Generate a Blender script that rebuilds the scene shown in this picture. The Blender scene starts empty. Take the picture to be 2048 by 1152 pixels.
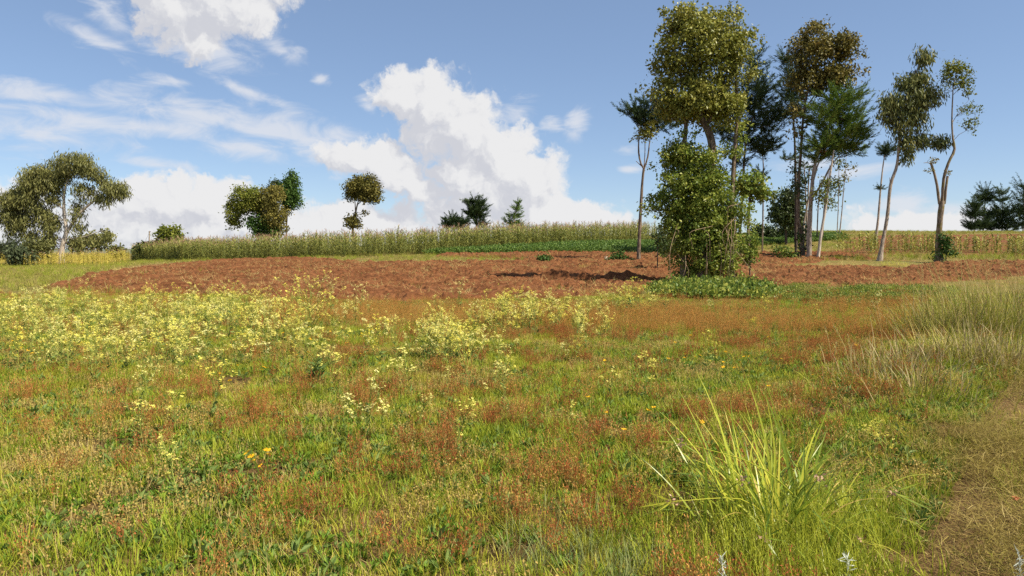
import bpy, math, random
import numpy as np
from mathutils import Vector, Matrix, Euler

# ------------------------------------------------------------------ camera, sky, sun, exposure
SC = bpy.context.scene
COL = SC.collection
R = np.random.default_rng(7)
random.seed(7)
F = 1490.0                      # focal length in pixels of the 2048 px wide photograph
CAMZ = 1.6
PITCH = math.atan((576 - 505) / F)
cam = bpy.data.cameras.new('camera'); camo = bpy.data.objects.new('camera', cam); COL.objects.link(camo)
cam.sensor_width = 36; cam.lens = 36 * F / 2048; cam.clip_start = 0.05; cam.clip_end = 9000
camo.location = (0, 0, CAMZ); camo.rotation_euler = (math.pi / 2 - PITCH, 0, 0)
SC.camera = camo

SUN_EL = math.radians(53); SUN_AZ = math.radians(116)      # azimuth clockwise from +Y
SUNV = Vector((math.sin(SUN_AZ) * math.cos(SUN_EL), math.cos(SUN_AZ) * math.cos(SUN_EL), math.sin(SUN_EL)))
sl = bpy.data.lights.new('sun', 'SUN'); sl.energy = 5.0; sl.angle = math.radians(0.55); sl.color = (1.0, 0.92, 0.76)
so = bpy.data.objects.new('sun', sl); COL.objects.link(so); so.location = (30, -20, 60)
so.rotation_euler = SUNV.to_track_quat('Z', 'Y').to_euler()

vs = SC.view_settings
vs.view_transform = 'Standard'; vs.look = 'None'; vs.exposure = 0.84; vs.gamma = 1; vs.use_curve_mapping = False
cy = SC.cycles
cy.max_bounces = 5; cy.diffuse_bounces = 2; cy.glossy_bounces = 1; cy.transmission_bounces = 3; cy.transparent_max_bounces = 4
cy.use_adaptive_sampling = True; cy.adaptive_threshold = 0.012; cy.use_denoising = False
cy.sample_clamp_indirect = 4
SC.render.filter_size = 1.15


def ray(px, row):
    """direction of a photograph pixel, scaled so that y = 1"""
    u = (px - 1024) / F; v = (576 - row) / F
    c, s = math.cos(PITCH), math.sin(PITCH)
    dy = c + v * s; dz = -s + v * c
    return np.array([u / dy, 1.0, dz / dy])


def P(px, row, Y):
    d = ray(px, row) * Y
    return np.array([d[0], d[1], d[2] + CAMZ])


class NT:
    """small helper to write node trees"""
    def __init__(self, tree): self.t = tree
    def n(self, typ, **kw):
        nd = self.t.nodes.new(typ)
        for k, v in kw.items(): setattr(nd, k, v)
        return nd
    def l(self, a, b): self.t.links.new(a, b)
    def val(self, sock, v):
        if hasattr(v, 'is_linked') or isinstance(v, bpy.types.NodeSocket): self.l(v, sock)
        else: sock.default_value = v
    def math(self, op, a, b=0.0, c=None, clamp=False):
        nd = self.n('ShaderNodeMath', operation=op, use_clamp=clamp)
        self.val(nd.inputs[0], a); self.val(nd.inputs[1], b)
        if c is not None: self.val(nd.inputs[2], c)
        return nd.outputs[0]
    def mr(self, x, a, b, c=0.0, d=1.0, smooth=True):
        nd = self.n('ShaderNodeMapRange', interpolation_type='SMOOTHSTEP' if smooth else 'LINEAR')
        self.val(nd.inputs[0], x)
        for i, v in zip((1, 2, 3, 4), (a, b, c, d)): self.val(nd.inputs[i], v)
        return nd.outputs[0]
    def mix(self, f, a, b, mode='MIX'):
        nd = self.n('ShaderNodeMix', data_type='RGBA', blend_type=mode)
        self.val(nd.inputs[0], f)
        for s, v in ((nd.inputs[6], a), (nd.inputs[7], b)):
            if isinstance(v, bpy.types.NodeSocket): self.l(v, s)
            else: s.default_value = (*v, 1)
        return nd.outputs[2]
    def noise(self, vec, scale, detail=4, rough=0.55, dist=0.0):
        nd = self.n('ShaderNodeTexNoise'); nd.inputs['Scale'].default_value = scale
        nd.inputs['Detail'].default_value = detail; nd.inputs['Roughness'].default_value = rough
        nd.inputs['Distortion'].default_value = dist
        if vec is not None: self.l(vec, nd.inputs['Vector'])
        return nd.outputs['Fac']


# lobes of the clouds: photo pixel centre, half widths in pixels, turn in degrees; the sky is at infinity, so they are directions
def azel(px, row):
    d = ray(px, row); d = d / np.linalg.norm(d)
    return math.atan2(d[0], d[1]), math.asin(d[2])


CUMULUS = [(806, 192, 60, 48, 0), (868, 218, 88, 72, -25), (925, 262, 96, 86, -30), (1000, 318, 88, 84, -30), (1048, 372, 86, 90, -30),
           (960, 372, 130, 86, -35), (1092, 428, 74, 62, 0), (1180, 452, 74, 42, -15), (1250, 470, 70, 26, -8), (1000, 470, 260, 60, 0),
           (762, 322, 62, 48, -20), (818, 366, 84, 42, -25), (716, 320, 60, 40, 0),
           (350, 418, 150, 62, 0), (300, 470, 250, 62, 0), (470, 452, 200, 44, 5), (690, 458, 230, 56, 0), (420, 396, 70, 40, 0),
           (344, 18, 80, 62, -20), (450, 4, 110, 52, 5), (404, 74, 44, 36, 0), (515, 20, 42, 34, 0), (400, -60, 190, 70, 0),
           (1790, 462, 88, 40, 0), (1838, 452, 70, 26, 0), (1905, 474, 130, 36, 0), (20, 440, 90, 70, 0), (1650, 490, 120, 30, 0)]
SOFT = [(110, 192, 130, 22, -4), (262, 210, 130, 24, -6), (400, 226, 150, 34, -7), (540, 258, 150, 42, -12), (640, 290, 120, 52, -18), (500, 292, 120, 30, -7),
        (330, 258, 150, 22, -4), (60, 262, 150, 40, -8), (160, 238, 120, 24, -5), (190, 78, 70, 18, -20), (205, 15, 26, 52, 35), (420, 104, 110, 32, 0),
        (1100, 247, 30, 20, 0), (1154, 243, 32, 26, 30), (640, 158, 20, 12, 0), (565, 102, 48, 24, -25), (1040, 222, 48, 30, 0), (738, 214, 22, 18, -35),
        (352, 164, 50, 12, 0), (490, 182, 90, 14, -16), (320, 330, 70, 12, -6), (1800, 412, 70, 24, 0), (1720, 340, 80, 14, 10), (1620, 330, 70, 16, 0),
        (1255, 300, 30, 14, 0), (1900, 420, 90, 18, 0), (1260, 338, 26, 10, 0)]


def build_world():
    w = bpy.data.worlds.new('World'); SC.world = w; w.use_nodes = True
    t = w.node_tree; t.nodes.clear(); N = NT(t)
    sky = N.n('ShaderNodeTexSky', sky_type='NISHITA', sun_disc=False)
    sky.sun_elevation = SUN_EL; sky.sun_rotation = SUN_AZ; sky.altitude = 2200; sky.air_density = 1.0; sky.dust_density = 1.6; sky.ozone_density = 1.3

    def lobe_group(name, lobes, smooth):
        g = bpy.data.node_groups.new(name, 'ShaderNodeTree')
        g.interface.new_socket('Vector', in_out='INPUT', socket_type='NodeSocketVector')
        g.interface.new_socket('Value', in_out='OUTPUT', socket_type='NodeSocketFloat')
        G = NT(g); gi = G.n('NodeGroupInput'); go = G.n('NodeGroupOutput')
        acc = None
        for (x, y, rx, ry, rot) in lobes:
            a, e = azel(x, y)
            m = G.n('ShaderNodeMapping', vector_type='TEXTURE'); G.l(gi.outputs[0], m.inputs[0])
            m.inputs['Location'].default_value = (a, e, 0); m.inputs['Rotation'].default_value = (0, 0, math.radians(rot))
            m.inputs['Scale'].default_value = (rx / F, ry / F, 1)
            ln = G.n('ShaderNodeVectorMath', operation='LENGTH'); G.l(m.outputs[0], ln.inputs[0])
            acc = ln.outputs['Value'] if acc is None else G.math('SMOOTH_MIN', acc, ln.outputs['Value'], smooth)
        # clouds all round the rest of the sky, by noise in direction space, as scattered as those in view
        sep = G.n('ShaderNodeSeparateXYZ'); G.l(gi.outputs[0], sep.inputs[0])
        far = G.math('MAXIMUM', G.mr(G.math('ABSOLUTE', sep.outputs[0]), 0.72, 0.95), G.mr(sep.outputs[1], 0.42, 0.6))
        nzn = G.n('ShaderNodeTexNoise', noise_dimensions='2D'); nzn.inputs['Scale'].default_value = 2.3; nzn.inputs['Detail'].default_value = 2; G.l(gi.outputs[0], nzn.inputs['Vector']); nz = nzn.outputs['Fac']
        other = G.math('ADD', G.mr(nz, 0.5, 0.68, 1.6, 0.2, smooth=False), G.math('MULTIPLY', G.math('SUBTRACT', 1.0, far), 3.0))
        acc = G.math('MINIMUM', acc, other)
        G.l(G.math('SUBTRACT', 1.0, acc), go.inputs[0])
        return g

    def vadd(v, off):
        nd = N.n('ShaderNodeVectorMath', operation='ADD'); N.l(v, nd.inputs[0])
        if isinstance(off, bpy.types.NodeSocket): N.l(off, nd.inputs[1])
        else: nd.inputs[1].default_value = off
        return nd.outputs[0]

    def call(g, v):
        nd = N.n('ShaderNodeGroup'); nd.node_tree = g; N.l(v, nd.inputs[0]); return nd.outputs[0]

    def puffs(v):
        vo = N.n('ShaderNodeTexVoronoi', feature='F1', voronoi_dimensions='2D'); N.l(v, vo.inputs['Vector'])
        vo.inputs['Scale'].default_value = 24; vo.inputs['Detail'].default_value = 3.0; vo.inputs['Roughness'].default_value = 0.5; vo.inputs['Lacunarity'].default_value = 2.3
        return N.math('MULTIPLY_ADD', vo.outputs['Distance'], -1.15, 0.62)

    geo = N.n('ShaderNodeTexCoord')
    sp = N.n('ShaderNodeSeparateXYZ'); N.l(geo.outputs['Generated'], sp.inputs[0])
    az = N.math('ARCTAN2', sp.outputs[0], sp.outputs[1]); el = N.math('ARCSINE', sp.outputs[2])
    cmb = N.n('ShaderNodeCombineXYZ'); N.l(az, cmb.inputs[0]); N.l(el, cmb.inputs[1])
    vec = cmb.outputs[0]
    lc = lobe_group('cumulus_lobes', CUMULUS, 0.12); ls = lobe_group('soft_lobes', SOFT, 0.25)
    wn = N.n('ShaderNodeTexNoise', noise_dimensions='2D'); wn.inputs['Scale'].default_value = 20; wn.inputs['Detail'].default_value = 5; wn.inputs['Roughness'].default_value = 0.6; N.l(vec, wn.inputs['Vector'])
    wv = N.n('ShaderNodeVectorMath', operation='MULTIPLY_ADD'); N.l(wn.outputs['Color'], wv.inputs[0]); wv.inputs[1].default_value = (0.05, 0.05, 0); wv.inputs[2].default_value = (-0.025, -0.025, 0)
    vw = vadd(vec, wv.outputs[0])
    fine = N.math('MULTIPLY_ADD', wn.outputs['Fac'], 0.7, -0.35)
    b0 = call(lc, vw); b1 = call(lc, vadd(vw, (0.022, 0.026, 0)))
    q0 = puffs(vw); q1 = puffs(vadd(vw, (0.007, 0.009, 0)))
    c0 = N.math('ADD', N.math('MULTIPLY_ADD', q0, 0.45, b0), N.math('ADD', fine, 0.31))
    relief = N.math('ADD', N.math('MULTIPLY', N.math('SUBTRACT', q0, q1), 0.55), N.math('MULTIPLY', N.math('SUBTRACT', b0, b1), 0.8))
    relief = N.math('ADD', relief, N.math('MULTIPLY', fine, 0.5))
    lit = N.mr(relief, -0.34, 0.40)
    ccol = N.mix(lit, (4.6, 4.7, 5.1), (6.15, 6.15, 6.2))
    calpha = N.math('MULTIPLY', N.mr(c0, 0.0, 0.42), N.mr(el, -0.02, 0.04, 0.82, 1.0))
    mp = N.n('ShaderNodeMapping'); N.l(vec, mp.inputs[0]); mp.inputs['Scale'].default_value = (0.55, 1.3, 1); mp.inputs['Rotation'].default_value = (0, 0, 0.14)
    sn = N.n('ShaderNodeTexNoise', noise_dimensions='2D'); N.l(mp.outputs[0], sn.inputs['Vector']); sn.inputs['Scale'].default_value = 30; sn.inputs['Detail'].default_value = 6; sn.inputs['Roughness'].default_value = 0.6; sn.inputs['Distortion'].default_value = 0.4
    s0 = N.math('ADD', call(ls, vec), N.math('MULTIPLY_ADD', sn.outputs['Fac'], 2.6, -1.15))
    salpha = N.math('MULTIPLY', N.mr(s0, 0.0, 1.35), 0.80)
    skyc = N.mix(0.30, sky.outputs[0], (2.5, 3.6, 5.6))
    c = N.mix(salpha, skyc, (5.6, 5.75, 6.15)); c = N.mix(calpha, c, ccol)
    c = N.mix(N.mr(el, -0.05, 0.0), (1.6, 1.6, 1.5), c)
    bg = N.n('ShaderNodeBackground'); bg.inputs['Strength'].default_value = 0.076; N.l(c, bg.inputs['Color'])
    out = N.n('ShaderNodeOutputWorld'); N.l(bg.outputs[0], out.inputs[0])
    w.cycles.sampling_method = 'MANUAL'; w.cycles.sample_map_resolution = 512


build_world()


# ------------------------------------------------------------------ helpers: properties, meshes, noise
def tag(o, label=None, cat=None, group=None, kind=None):
    for k, v in (('label', label), ('category', cat), ('group', group), ('kind', kind)):
        if v: o[k] = v
    return o


def empty(name, loc):
    o = bpy.data.objects.new(name, None); COL.objects.link(o); o.location = loc; o.empty_display_size = 0.2
    return o


class MB:
    def __init__(self): self.v = []; self.f = []; self.k = []; self.m = []; self.r = []; self.nv = 0
    def add(self, V, Fc, mi=0, rnd=None):
        V = np.asarray(V, float).reshape(-1, 3); Fc = np.asarray(Fc, int)
        if len(Fc) == 0: return
        self.v.append(V); self.f.append((Fc + self.nv).ravel()); self.k.append(np.full(len(Fc), Fc.shape[1]))
        self.m.append(np.full(len(Fc), mi)); self.r.append(R.random(len(Fc)) if rnd is None else np.broadcast_to(rnd, (len(Fc),)))
        self.nv += len(V)
    def mesh(self, name, mats, smooth=False, off=(0, 0, 0)):
        me = bpy.data.meshes.new(name)
        V = np.concatenate(self.v) - np.asarray(off); L = np.concatenate(self.f); K = np.concatenate(self.k)
        me.vertices.add(len(V)); me.vertices.foreach_set('co', V.astype(np.float32).ravel())
        me.loops.add(len(L)); me.loops.foreach_set('vertex_index', L.astype(np.int32))
        me.polygons.add(len(K)); st = np.concatenate([[0], np.cumsum(K)[:-1]])
        me.polygons.foreach_set('loop_start', st.astype(np.int32)); me.polygons.foreach_set('loop_total', K.astype(np.int32))
        me.polygons.foreach_set('material_index', np.concatenate(self.m).astype(np.int32))
        me.polygons.foreach_set('use_smooth', np.full(len(K), smooth))
        for m in (mats if isinstance(mats, (list, tuple)) else [mats]): me.materials.append(m)
        a = me.attributes.new('rnd', 'FLOAT', 'FACE'); a.data.foreach_set('value', np.concatenate(self.r).astype(np.float32))
        me.update(calc_edges=True)
        return me
    def build(self, name, mats, parent=None, smooth=False, link=True):
        off = (0, 0, 0) if parent is None else tuple(parent.location)
        o = bpy.data.objects.new(name, self.mesh(name, mats, smooth, off))
        if link: COL.objects.link(o)
        if parent is not None: o.parent = parent
        return o


def _h(i, j, s):
    n = (i.astype(np.int64) * 374761393 + j.astype(np.int64) * 668265263 + s * 144269504) & 0x7fffffff
    n = ((n ^ (n >> 13)) * 1274126177) & 0x7fffffff
    return ((n ^ (n >> 16)) & 0xffff) / 65535.0


def vnoise(x, y, s=0):
    x = np.asarray(x, float); y = np.asarray(y, float)
    i = np.floor(x); j = np.floor(y); fx = x - i; fy = y - j
    fx = fx * fx * (3 - 2 * fx); fy = fy * fy * (3 - 2 * fy); i = i.astype(np.int64); j = j.astype(np.int64)
    a = _h(i, j, s); b = _h(i + 1, j, s); c = _h(i, j + 1, s); d = _h(i + 1, j + 1, s)
    return (a * (1 - fx) + b * fx) * (1 - fy) + (c * (1 - fx) + d * fx) * fy


def fbm(x, y, s=0, o=4):
    t = 0; a = 0.5; n = 0
    for k in range(o):
        t = t + a * vnoise(np.asarray(x) * 2 ** k, np.asarray(y) * 2 ** k, s + k); n += a; a *= 0.5
    return t / n


# ------------------------------------------------------------------ terrain heights: image rows of the ground along seven lines of sight
YS = [0, 8, 16, 27, 35, 45, 55, 65, 80, 95, 115, 140, 200, 500, 3000]
ROWS = {   # photograph row of the ground at those depths from 27 m on (0 before that is level ground)
    -700: [593, 573, 561, 553, 547, 540, 536, 531, 527, 520, 511, 506.5],
    0: [593, 573, 560, 551, 545, 538, 534, 530, 527, 520, 511, 506.5],
    220: [593, 570, 554, 544, 538, 533, 530, 527, 524, 518, 510, 506.5],
    300: [592, 568, 550, 538, 530, 525, 521, 518, 516, 515, 510, 506.5],
    500: [592, 567, 547, 533, 524, 517, 512, 507, 506, 508, 509, 506.5],
    800: [592, 568, 545, 526, 514, 505, 498, 491, 490, 496, 508, 506.5],
    1020: [592, 570, 543, 521, 508, 495, 486, 478, 477, 486, 507, 506.5],
    1300: [592, 572, 542, 518, 506, 493, 483, 474, 472, 482, 507, 506.5],
    1700: [593, 573, 545, 520, 510, 494, 478, 464, 464, 474, 507, 506.5],
    2048: [593, 573, 547, 524, 515, 500, 482, 466, 464, 474, 507, 506.5],
    2600: [593, 573, 549, 528, 518, 504, 486, 470, 466, 476, 507, 506.5]}
_us = np.array([(p - 1024) / F for p in ROWS])
_zs = np.array([[0, 0, 0] + [CAMZ - (r - 505) / F * y for r, y in zip(rr, YS[3:])] for rr in ROWS.values()])
UG = np.linspace(_us[0], _us[-1], 240); YG = np.concatenate([np.linspace(0, 200, 401), np.geomspace(205, 3000, 60)])


def _smooth_interp(xs, ys, x):
    xs = np.asarray(xs, float); ys = np.asarray(ys, float)
    d = np.diff(ys) / np.diff(xs); m = np.zeros(len(xs)); m[1:-1] = np.where(d[:-1] * d[1:] > 0, 2 * d[:-1] * d[1:] / (d[:-1] + d[1:] + 1e-12), 0)
    m[0], m[-1] = d[0], d[-1]
    i = np.clip(np.searchsorted(xs, x) - 1, 0, len(xs) - 2); h = xs[i + 1] - xs[i]; t = (x - xs[i]) / h
    return ((1 + 2 * t) * (1 - t) ** 2 * ys[i] + t * (1 - t) ** 2 * h * m[i] + t * t * (3 - 2 * t) * ys[i + 1] + t * t * (t - 1) * h * m[i + 1])


_tab = np.array([_smooth_interp(YS, z, YG) for z in _zs])
TAB = np.array([_smooth_interp(_us, _tab[:, j], UG) for j in range(len(YG))])      # [Y, u]


def H(x, y):
    x = np.asarray(x, float); y = np.asarray(y, float)
    yy = np.clip(y, 0, 2999); u = np.clip(x / np.maximum(yy, 3), UG[0], UG[-1] - 1e-6)
    fi = np.interp(yy, YG, np.arange(len(YG))); i = np.minimum(fi.astype(int), len(YG) - 2); fi = fi - i
    fj = (u - UG[0]) / (UG[1] - UG[0]); j = np.minimum(fj.astype(int), len(UG) - 2); fj = fj - j
    z = (TAB[i, j] * (1 - fj) + TAB[i, j + 1] * fj) * (1 - fi) + (TAB[i + 1, j] * (1 - fj) + TAB[i + 1, j + 1] * fj) * fi
    near = np.clip(1 - (yy - 30) / 60, 0, 1)
    bank = 0.22 * np.exp(-((x - 0.60 * yy) / (0.10 * yy + 0.4)) ** 2) * np.clip((yy - 5) / 5, 0, 1) * np.clip((26 - yy) / 8, 0, 1)
    return z + near * 0.10 * (fbm(x * 0.45, y * 0.45, 3, 4) - 0.5) + bank


def ground(px, row, ymax=170):
    """where the line of sight of a photograph pixel meets the ground"""
    d = ray(px, row); ys = np.linspace(2.5, ymax, 3000)
    below = CAMZ + d[2] * ys <= H(d[0] * ys, ys)
    k = int(np.argmax(below)) if below.any() else len(ys) - 1
    return np.array([d[0] * ys[k], ys[k], float(H(d[0] * ys[k], ys[k]))])


def poly(pts, ymax=170): return np.array([ground(a, b, ymax)[:2] for a, b in pts])


def inside(Q, x, y):
    x = np.asarray(x); y = np.asarray(y); r = np.zeros(x.shape, bool); n = len(Q); j = n - 1
    for i in range(n):
        xi, yi = Q[i]; xj, yj = Q[j]
        c = ((yi > y) != (yj > y)) & (x < (xj - xi) * (y - yi) / (yj - yi + 1e-12) + xi); r ^= c; j = i
    return r


def pix(x, y, z):
    """photograph pixel of a world point"""
    c, s = math.cos(PITCH), math.sin(PITCH); zz = z - CAMZ
    dep = y * c - zz * s
    return 1024 + F * x / dep, 576 - F * (y * s + zz * c) / dep


SOIL = poly([(110, 577), (190, 551), (262, 534), (420, 521), (560, 517), (700, 527), (1000, 526), (1080, 520), (880, 513), (900, 507), (1140, 505),
             (1330, 511), (1480, 514), (1540, 507), (1620, 507), (1720, 510), (1765, 518), (1600, 527), (1500, 531), (1600, 537), (1800, 540),
             (1860, 530), (2048, 524), (2200, 528), (2200, 546), (2030, 553), (1880, 564), (1700, 572), (1540, 571), (1480, 572), (1330, 580), (1250, 586), (1100, 600),
             (900, 603), (760, 606), (640, 602), (500, 598), (400, 592), (250, 588)])
SOIL2 = poly([(1690, 478), (1760, 471), (1870, 470), (2048, 468), (2048, 486), (1890, 484), (1760, 486)])
BEANS = poly([(850, 509), (1000, 500), (1140, 491), (1290, 488), (1345, 488), (1350, 505), (1290, 509), (1130, 507), (980, 510)])
BEANS2 = poly([(1500, 480), (1600, 474), (1680, 470), (1690, 479), (1620, 484), (1500, 492)])
PLOT = poly([(1640, 512), (1700, 509), (1760, 510), (1860, 511), (1960, 514), (2100, 519), (2100, 470), (1960, 470), (1860, 470), (1760, 471), (1730, 476), (1700, 490)])
STRAW = poly([(1790, 1250), (1830, 1120), (1895, 1000), (1930, 880), (1985, 800), (2045, 750), (2150, 720), (2300, 800), (2300, 1250)])


# ------------------------------------------------------------------ materials
def mat(name):
    m = bpy.data.materials.new(name); m.use_nodes = True; m.node_tree.nodes.clear(); return m, NT(m.node_tree)


def finish(N, color, rough=0.7, trans=0.0, tcol=None, spec=0.25, bump=None, bstr=0.4, bdist=0.02):
    b = N.n('ShaderNodeBsdfPrincipled'); N.val(b.inputs['Base Color'], color if isinstance(color, bpy.types.NodeSocket) else (*color, 1))
    N.val(b.inputs['Roughness'], rough); b.inputs['Specular IOR Level'].default_value = spec
    if bump is not None:
        bp = N.n('ShaderNodeBump'); bp.inputs['Strength'].default_value = bstr; bp.inputs['Distance'].default_value = bdist
        N.l(bump, bp.inputs['Height']); N.l(bp.outputs[0], b.inputs['Normal'])
    s = b.outputs[0]
    if trans > 0:
        t = N.n('ShaderNodeBsdfTranslucent'); tc = tcol if tcol is not None else color
        N.val(t.inputs['Color'], tc if isinstance(tc, bpy.types.NodeSocket) else (*tc, 1))
        mx = N.n('ShaderNodeMixShader'); mx.inputs[0].default_value = trans; N.l(s, mx.inputs[1]); N.l(t.outputs[0], mx.inputs[2]); s = mx.outputs[0]
    o = N.n('ShaderNodeOutputMaterial'); N.l(s, o.inputs[0])


def leafmat(name, cols, trans=0.3, rough=0.5, spec=0.3, patch=0.0, patchcol=None, pscale=0.6, inst=0.25, gain=1.35):
    """colour by leaf, by plant and, with patch, by place"""
    m, N = mat(name)
    cols = [tuple(min(0.88, v * gain) for v in c) for c in cols]
    at = N.n('ShaderNodeAttribute', attribute_name='rnd'); oi = N.n('ShaderNodeObjectInfo')
    f = N.math('ADD', N.math('MULTIPLY', at.outputs['Fac'], 1 - inst), N.math('MULTIPLY', oi.outputs['Random'], inst))
    cr = N.n('ShaderNodeValToRGB'); N.l(f, cr.inputs[0]); e = cr.color_ramp.elements
    while len(e) < len(cols): e.new(0.5)
    for i, c in enumerate(cols): e[i].position = i / max(1, len(cols) - 1); e[i].color = (*c, 1)
    c = cr.outputs[0]
    if patch:
        g = N.n('ShaderNodeNewGeometry'); nz = N.noise(g.outputs['Position'], pscale, 4, 0.6)
        c = N.mix(N.math('MULTIPLY', N.mr(nz, 0.42, 0.62), patch), c, patchcol)
    finish(N, c, rough, trans, None, spec * 0.5)
    return m


def barkmat(name, a, b, scale=9, lich=None):
    m, N = mat(name)
    tc = N.n('ShaderNodeTexCoord'); mp = N.n('ShaderNodeMapping'); N.l(tc.outputs['Object'], mp.inputs[0]); mp.inputs['Scale'].default_value = (1, 1, 0.25)
    n1 = N.noise(mp.outputs[0], scale, 6, 0.65); c = N.mix(N.mr(n1, 0.35, 0.65), a, b)
    if lich:
        n2 = N.noise(tc.outputs['Object'], 2.2, 4, 0.6); c = N.mix(N.math('MULTIPLY', N.mr(n2, 0.5, 0.62), 0.8), c, lich)
    finish(N, c, 0.85, 0, None, 0.15, n1, 0.8, 0.04)
    return m


M = {}
M['bark_brown'] = barkmat('bark_brown', (0.075, 0.05, 0.034), (0.24, 0.18, 0.13))
M['bark_pale'] = barkmat('bark_pale', (0.20, 0.15, 0.115), (0.42, 0.35, 0.28))
M['bark_white'] = barkmat('bark_white', (0.34, 0.28, 0.22), (0.58, 0.50, 0.42), 5)
M['bark_mossy'] = barkmat('bark_mossy', (0.09, 0.065, 0.045), (0.28, 0.22, 0.16), 7, (0.16, 0.13, 0.03))
M['bark_dark'] = barkmat('bark_dark', (0.035, 0.026, 0.02), (0.12, 0.09, 0.07))
M['vine'] = barkmat('vine', (0.13, 0.085, 0.05), (0.33, 0.24, 0.15))
M['cut_wood'] = barkmat('cut_wood', (0.45, 0.36, 0.24), (0.62, 0.53, 0.40))
M['ivy_gold'] = leafmat('ivy_gold', [(0.030, 0.042, 0.010), (0.10, 0.115, 0.018), (0.185, 0.180, 0.032), (0.29, 0.255, 0.065)], 0.22, 0.42, 0.45, gain=1.5)
M['ivy_green'] = leafmat('ivy_green', [(0.024, 0.045, 0.010), (0.070, 0.105, 0.016), (0.135, 0.160, 0.024), (0.24, 0.225, 0.045)], 0.28, 0.42, 0.4, gain=1.65)
M['leaf_rust'] = leafmat('leaf_rust', [(0.034, 0.036, 0.010), (0.10, 0.09, 0.020), (0.165, 0.13, 0.030), (0.24, 0.14, 0.036)], 0.22, 0.42, 0.45)
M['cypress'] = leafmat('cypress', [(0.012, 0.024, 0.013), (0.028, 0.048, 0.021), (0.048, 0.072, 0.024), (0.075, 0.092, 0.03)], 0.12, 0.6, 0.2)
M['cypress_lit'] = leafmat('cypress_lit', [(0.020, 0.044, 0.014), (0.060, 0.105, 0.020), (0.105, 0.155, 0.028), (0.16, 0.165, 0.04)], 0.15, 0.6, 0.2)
M['euc'] = leafmat('euc', [(0.036, 0.042, 0.016), (0.085, 0.090, 0.028), (0.14, 0.138, 0.042), (0.21, 0.195, 0.07)], 0.2, 0.45, 0.4)
M['euc_green'] = leafmat('euc_green', [(0.024, 0.038, 0.016), (0.060, 0.078, 0.026), (0.115, 0.125, 0.036), (0.20, 0.185, 0.06)], 0.22, 0.42, 0.4)
M['olive'] = leafmat('olive', [(0.050, 0.052, 0.012), (0.11, 0.10, 0.024), (0.165, 0.14, 0.034), (0.20, 0.155, 0.04)], 0.2, 0.55, 0.25, gain=1.35)
M['olive_green'] = leafmat('olive_green', [(0.040, 0.058, 0.012), (0.09, 0.112, 0.018), (0.14, 0.15, 0.024), (0.19, 0.165, 0.035)], 0.2, 0.55, 0.25, gain=1.35)
M['deep_green'] = leafmat('deep_green', [(0.016, 0.036, 0.010), (0.034, 0.070, 0.014), (0.055, 0.100, 0.018), (0.08, 0.12, 0.026)], 0.2, 0.55, 0.25, gain=1.35)
M['dark_leaf'] = leafmat('dark_leaf', [(0.012, 0.022, 0.008), (0.026, 0.042, 0.012), (0.045, 0.065, 0.018), (0.09, 0.105, 0.035)], 0.15, 0.4, 0.5)
M['grey_leaf'] = leafmat('grey_leaf', [(0.034, 0.048, 0.026), (0.060, 0.076, 0.038), (0.085, 0.098, 0.048), (0.11, 0.115, 0.06)], 0.2, 0.6, 0.2)
M['dry_leaf'] = leafmat('dry_leaf', [(0.16, 0.08, 0.03), (0.26, 0.14, 0.05), (0.33, 0.2, 0.08)], 0.2, 0.7, 0.2)
M['twig'] = barkmat('twig', (0.06, 0.042, 0.03), (0.17, 0.13, 0.095))

# grasses and herbs
M['grass'] = leafmat('grass', [(0.11, 0.14, 0.014), (0.19, 0.215, 0.020), (0.28, 0.265, 0.030), (0.35, 0.285, 0.05)], 0.30, 0.55, 0.2, 0.4, (0.31, 0.235, 0.04), 1.4, 0.5, gain=1.5)
M['grass_fresh'] = leafmat('grass_fresh', [(0.11, 0.155, 0.014), (0.19, 0.225, 0.019), (0.27, 0.265, 0.028)], 0.35, 0.45, 0.3, 0, None, 1, 0.4, gain=1.5)
M['grass_dry'] = leafmat('grass_dry', [(0.20, 0.145, 0.05), (0.31, 0.235, 0.085), (0.40, 0.32, 0.13), (0.34, 0.24, 0.075)], 0.25, 0.6, 0.2, 0, None, 1, 0.4)
M['straw_brown'] = leafmat('straw_brown', [(0.09, 0.062, 0.015), (0.17, 0.125, 0.03), (0.25, 0.19, 0.05), (0.35, 0.28, 0.09)], 0.2, 0.6, 0.2, 0.55, (0.20, 0.175, 0.035), 1.6, 0.6, 1.1)
M['grass_far'] = leafmat('grass_far', [(0.13, 0.145, 0.026), (0.20, 0.20, 0.040), (0.28, 0.245, 0.07)], 0.3, 0.6, 0.2, 0.5, (0.24, 0.17, 0.06), 0.25, 0.5)
M['tussock'] = leafmat('tussock', [(0.06, 0.08, 0.014), (0.15, 0.165, 0.024), (0.26, 0.245, 0.04), (0.38, 0.32, 0.09)], 0.25, 0.55, 0.2, 0, None, 1, 0.2)
M['tussock_dry'] = leafmat('tussock_dry', [(0.13, 0.095, 0.04), (0.25, 0.19, 0.085), (0.38, 0.31, 0.16), (0.46, 0.38, 0.20)], 0.2, 0.6, 0.2, 0, None, 1, 0.2, 1.15)
M['grass_blue'] = leafmat('grass_blue', [(0.13, 0.165, 0.055), (0.20, 0.23, 0.08), (0.27, 0.27, 0.11)], 0.3, 0.5, 0.25)
M['herb'] = leafmat('herb', [(0.045, 0.095, 0.012), (0.10, 0.165, 0.018), (0.18, 0.225, 0.026)], 0.3, 0.45, 0.3, 0, None, 1, 0.4, gain=1.5)
M['sorrel'] = leafmat('sorrel', [(0.20, 0.045, 0.022), (0.29, 0.07, 0.03), (0.34, 0.11, 0.038), (0.32, 0.16, 0.045)], 0.3, 0.6, 0.2, 0, None, 1, 0.55)
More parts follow.
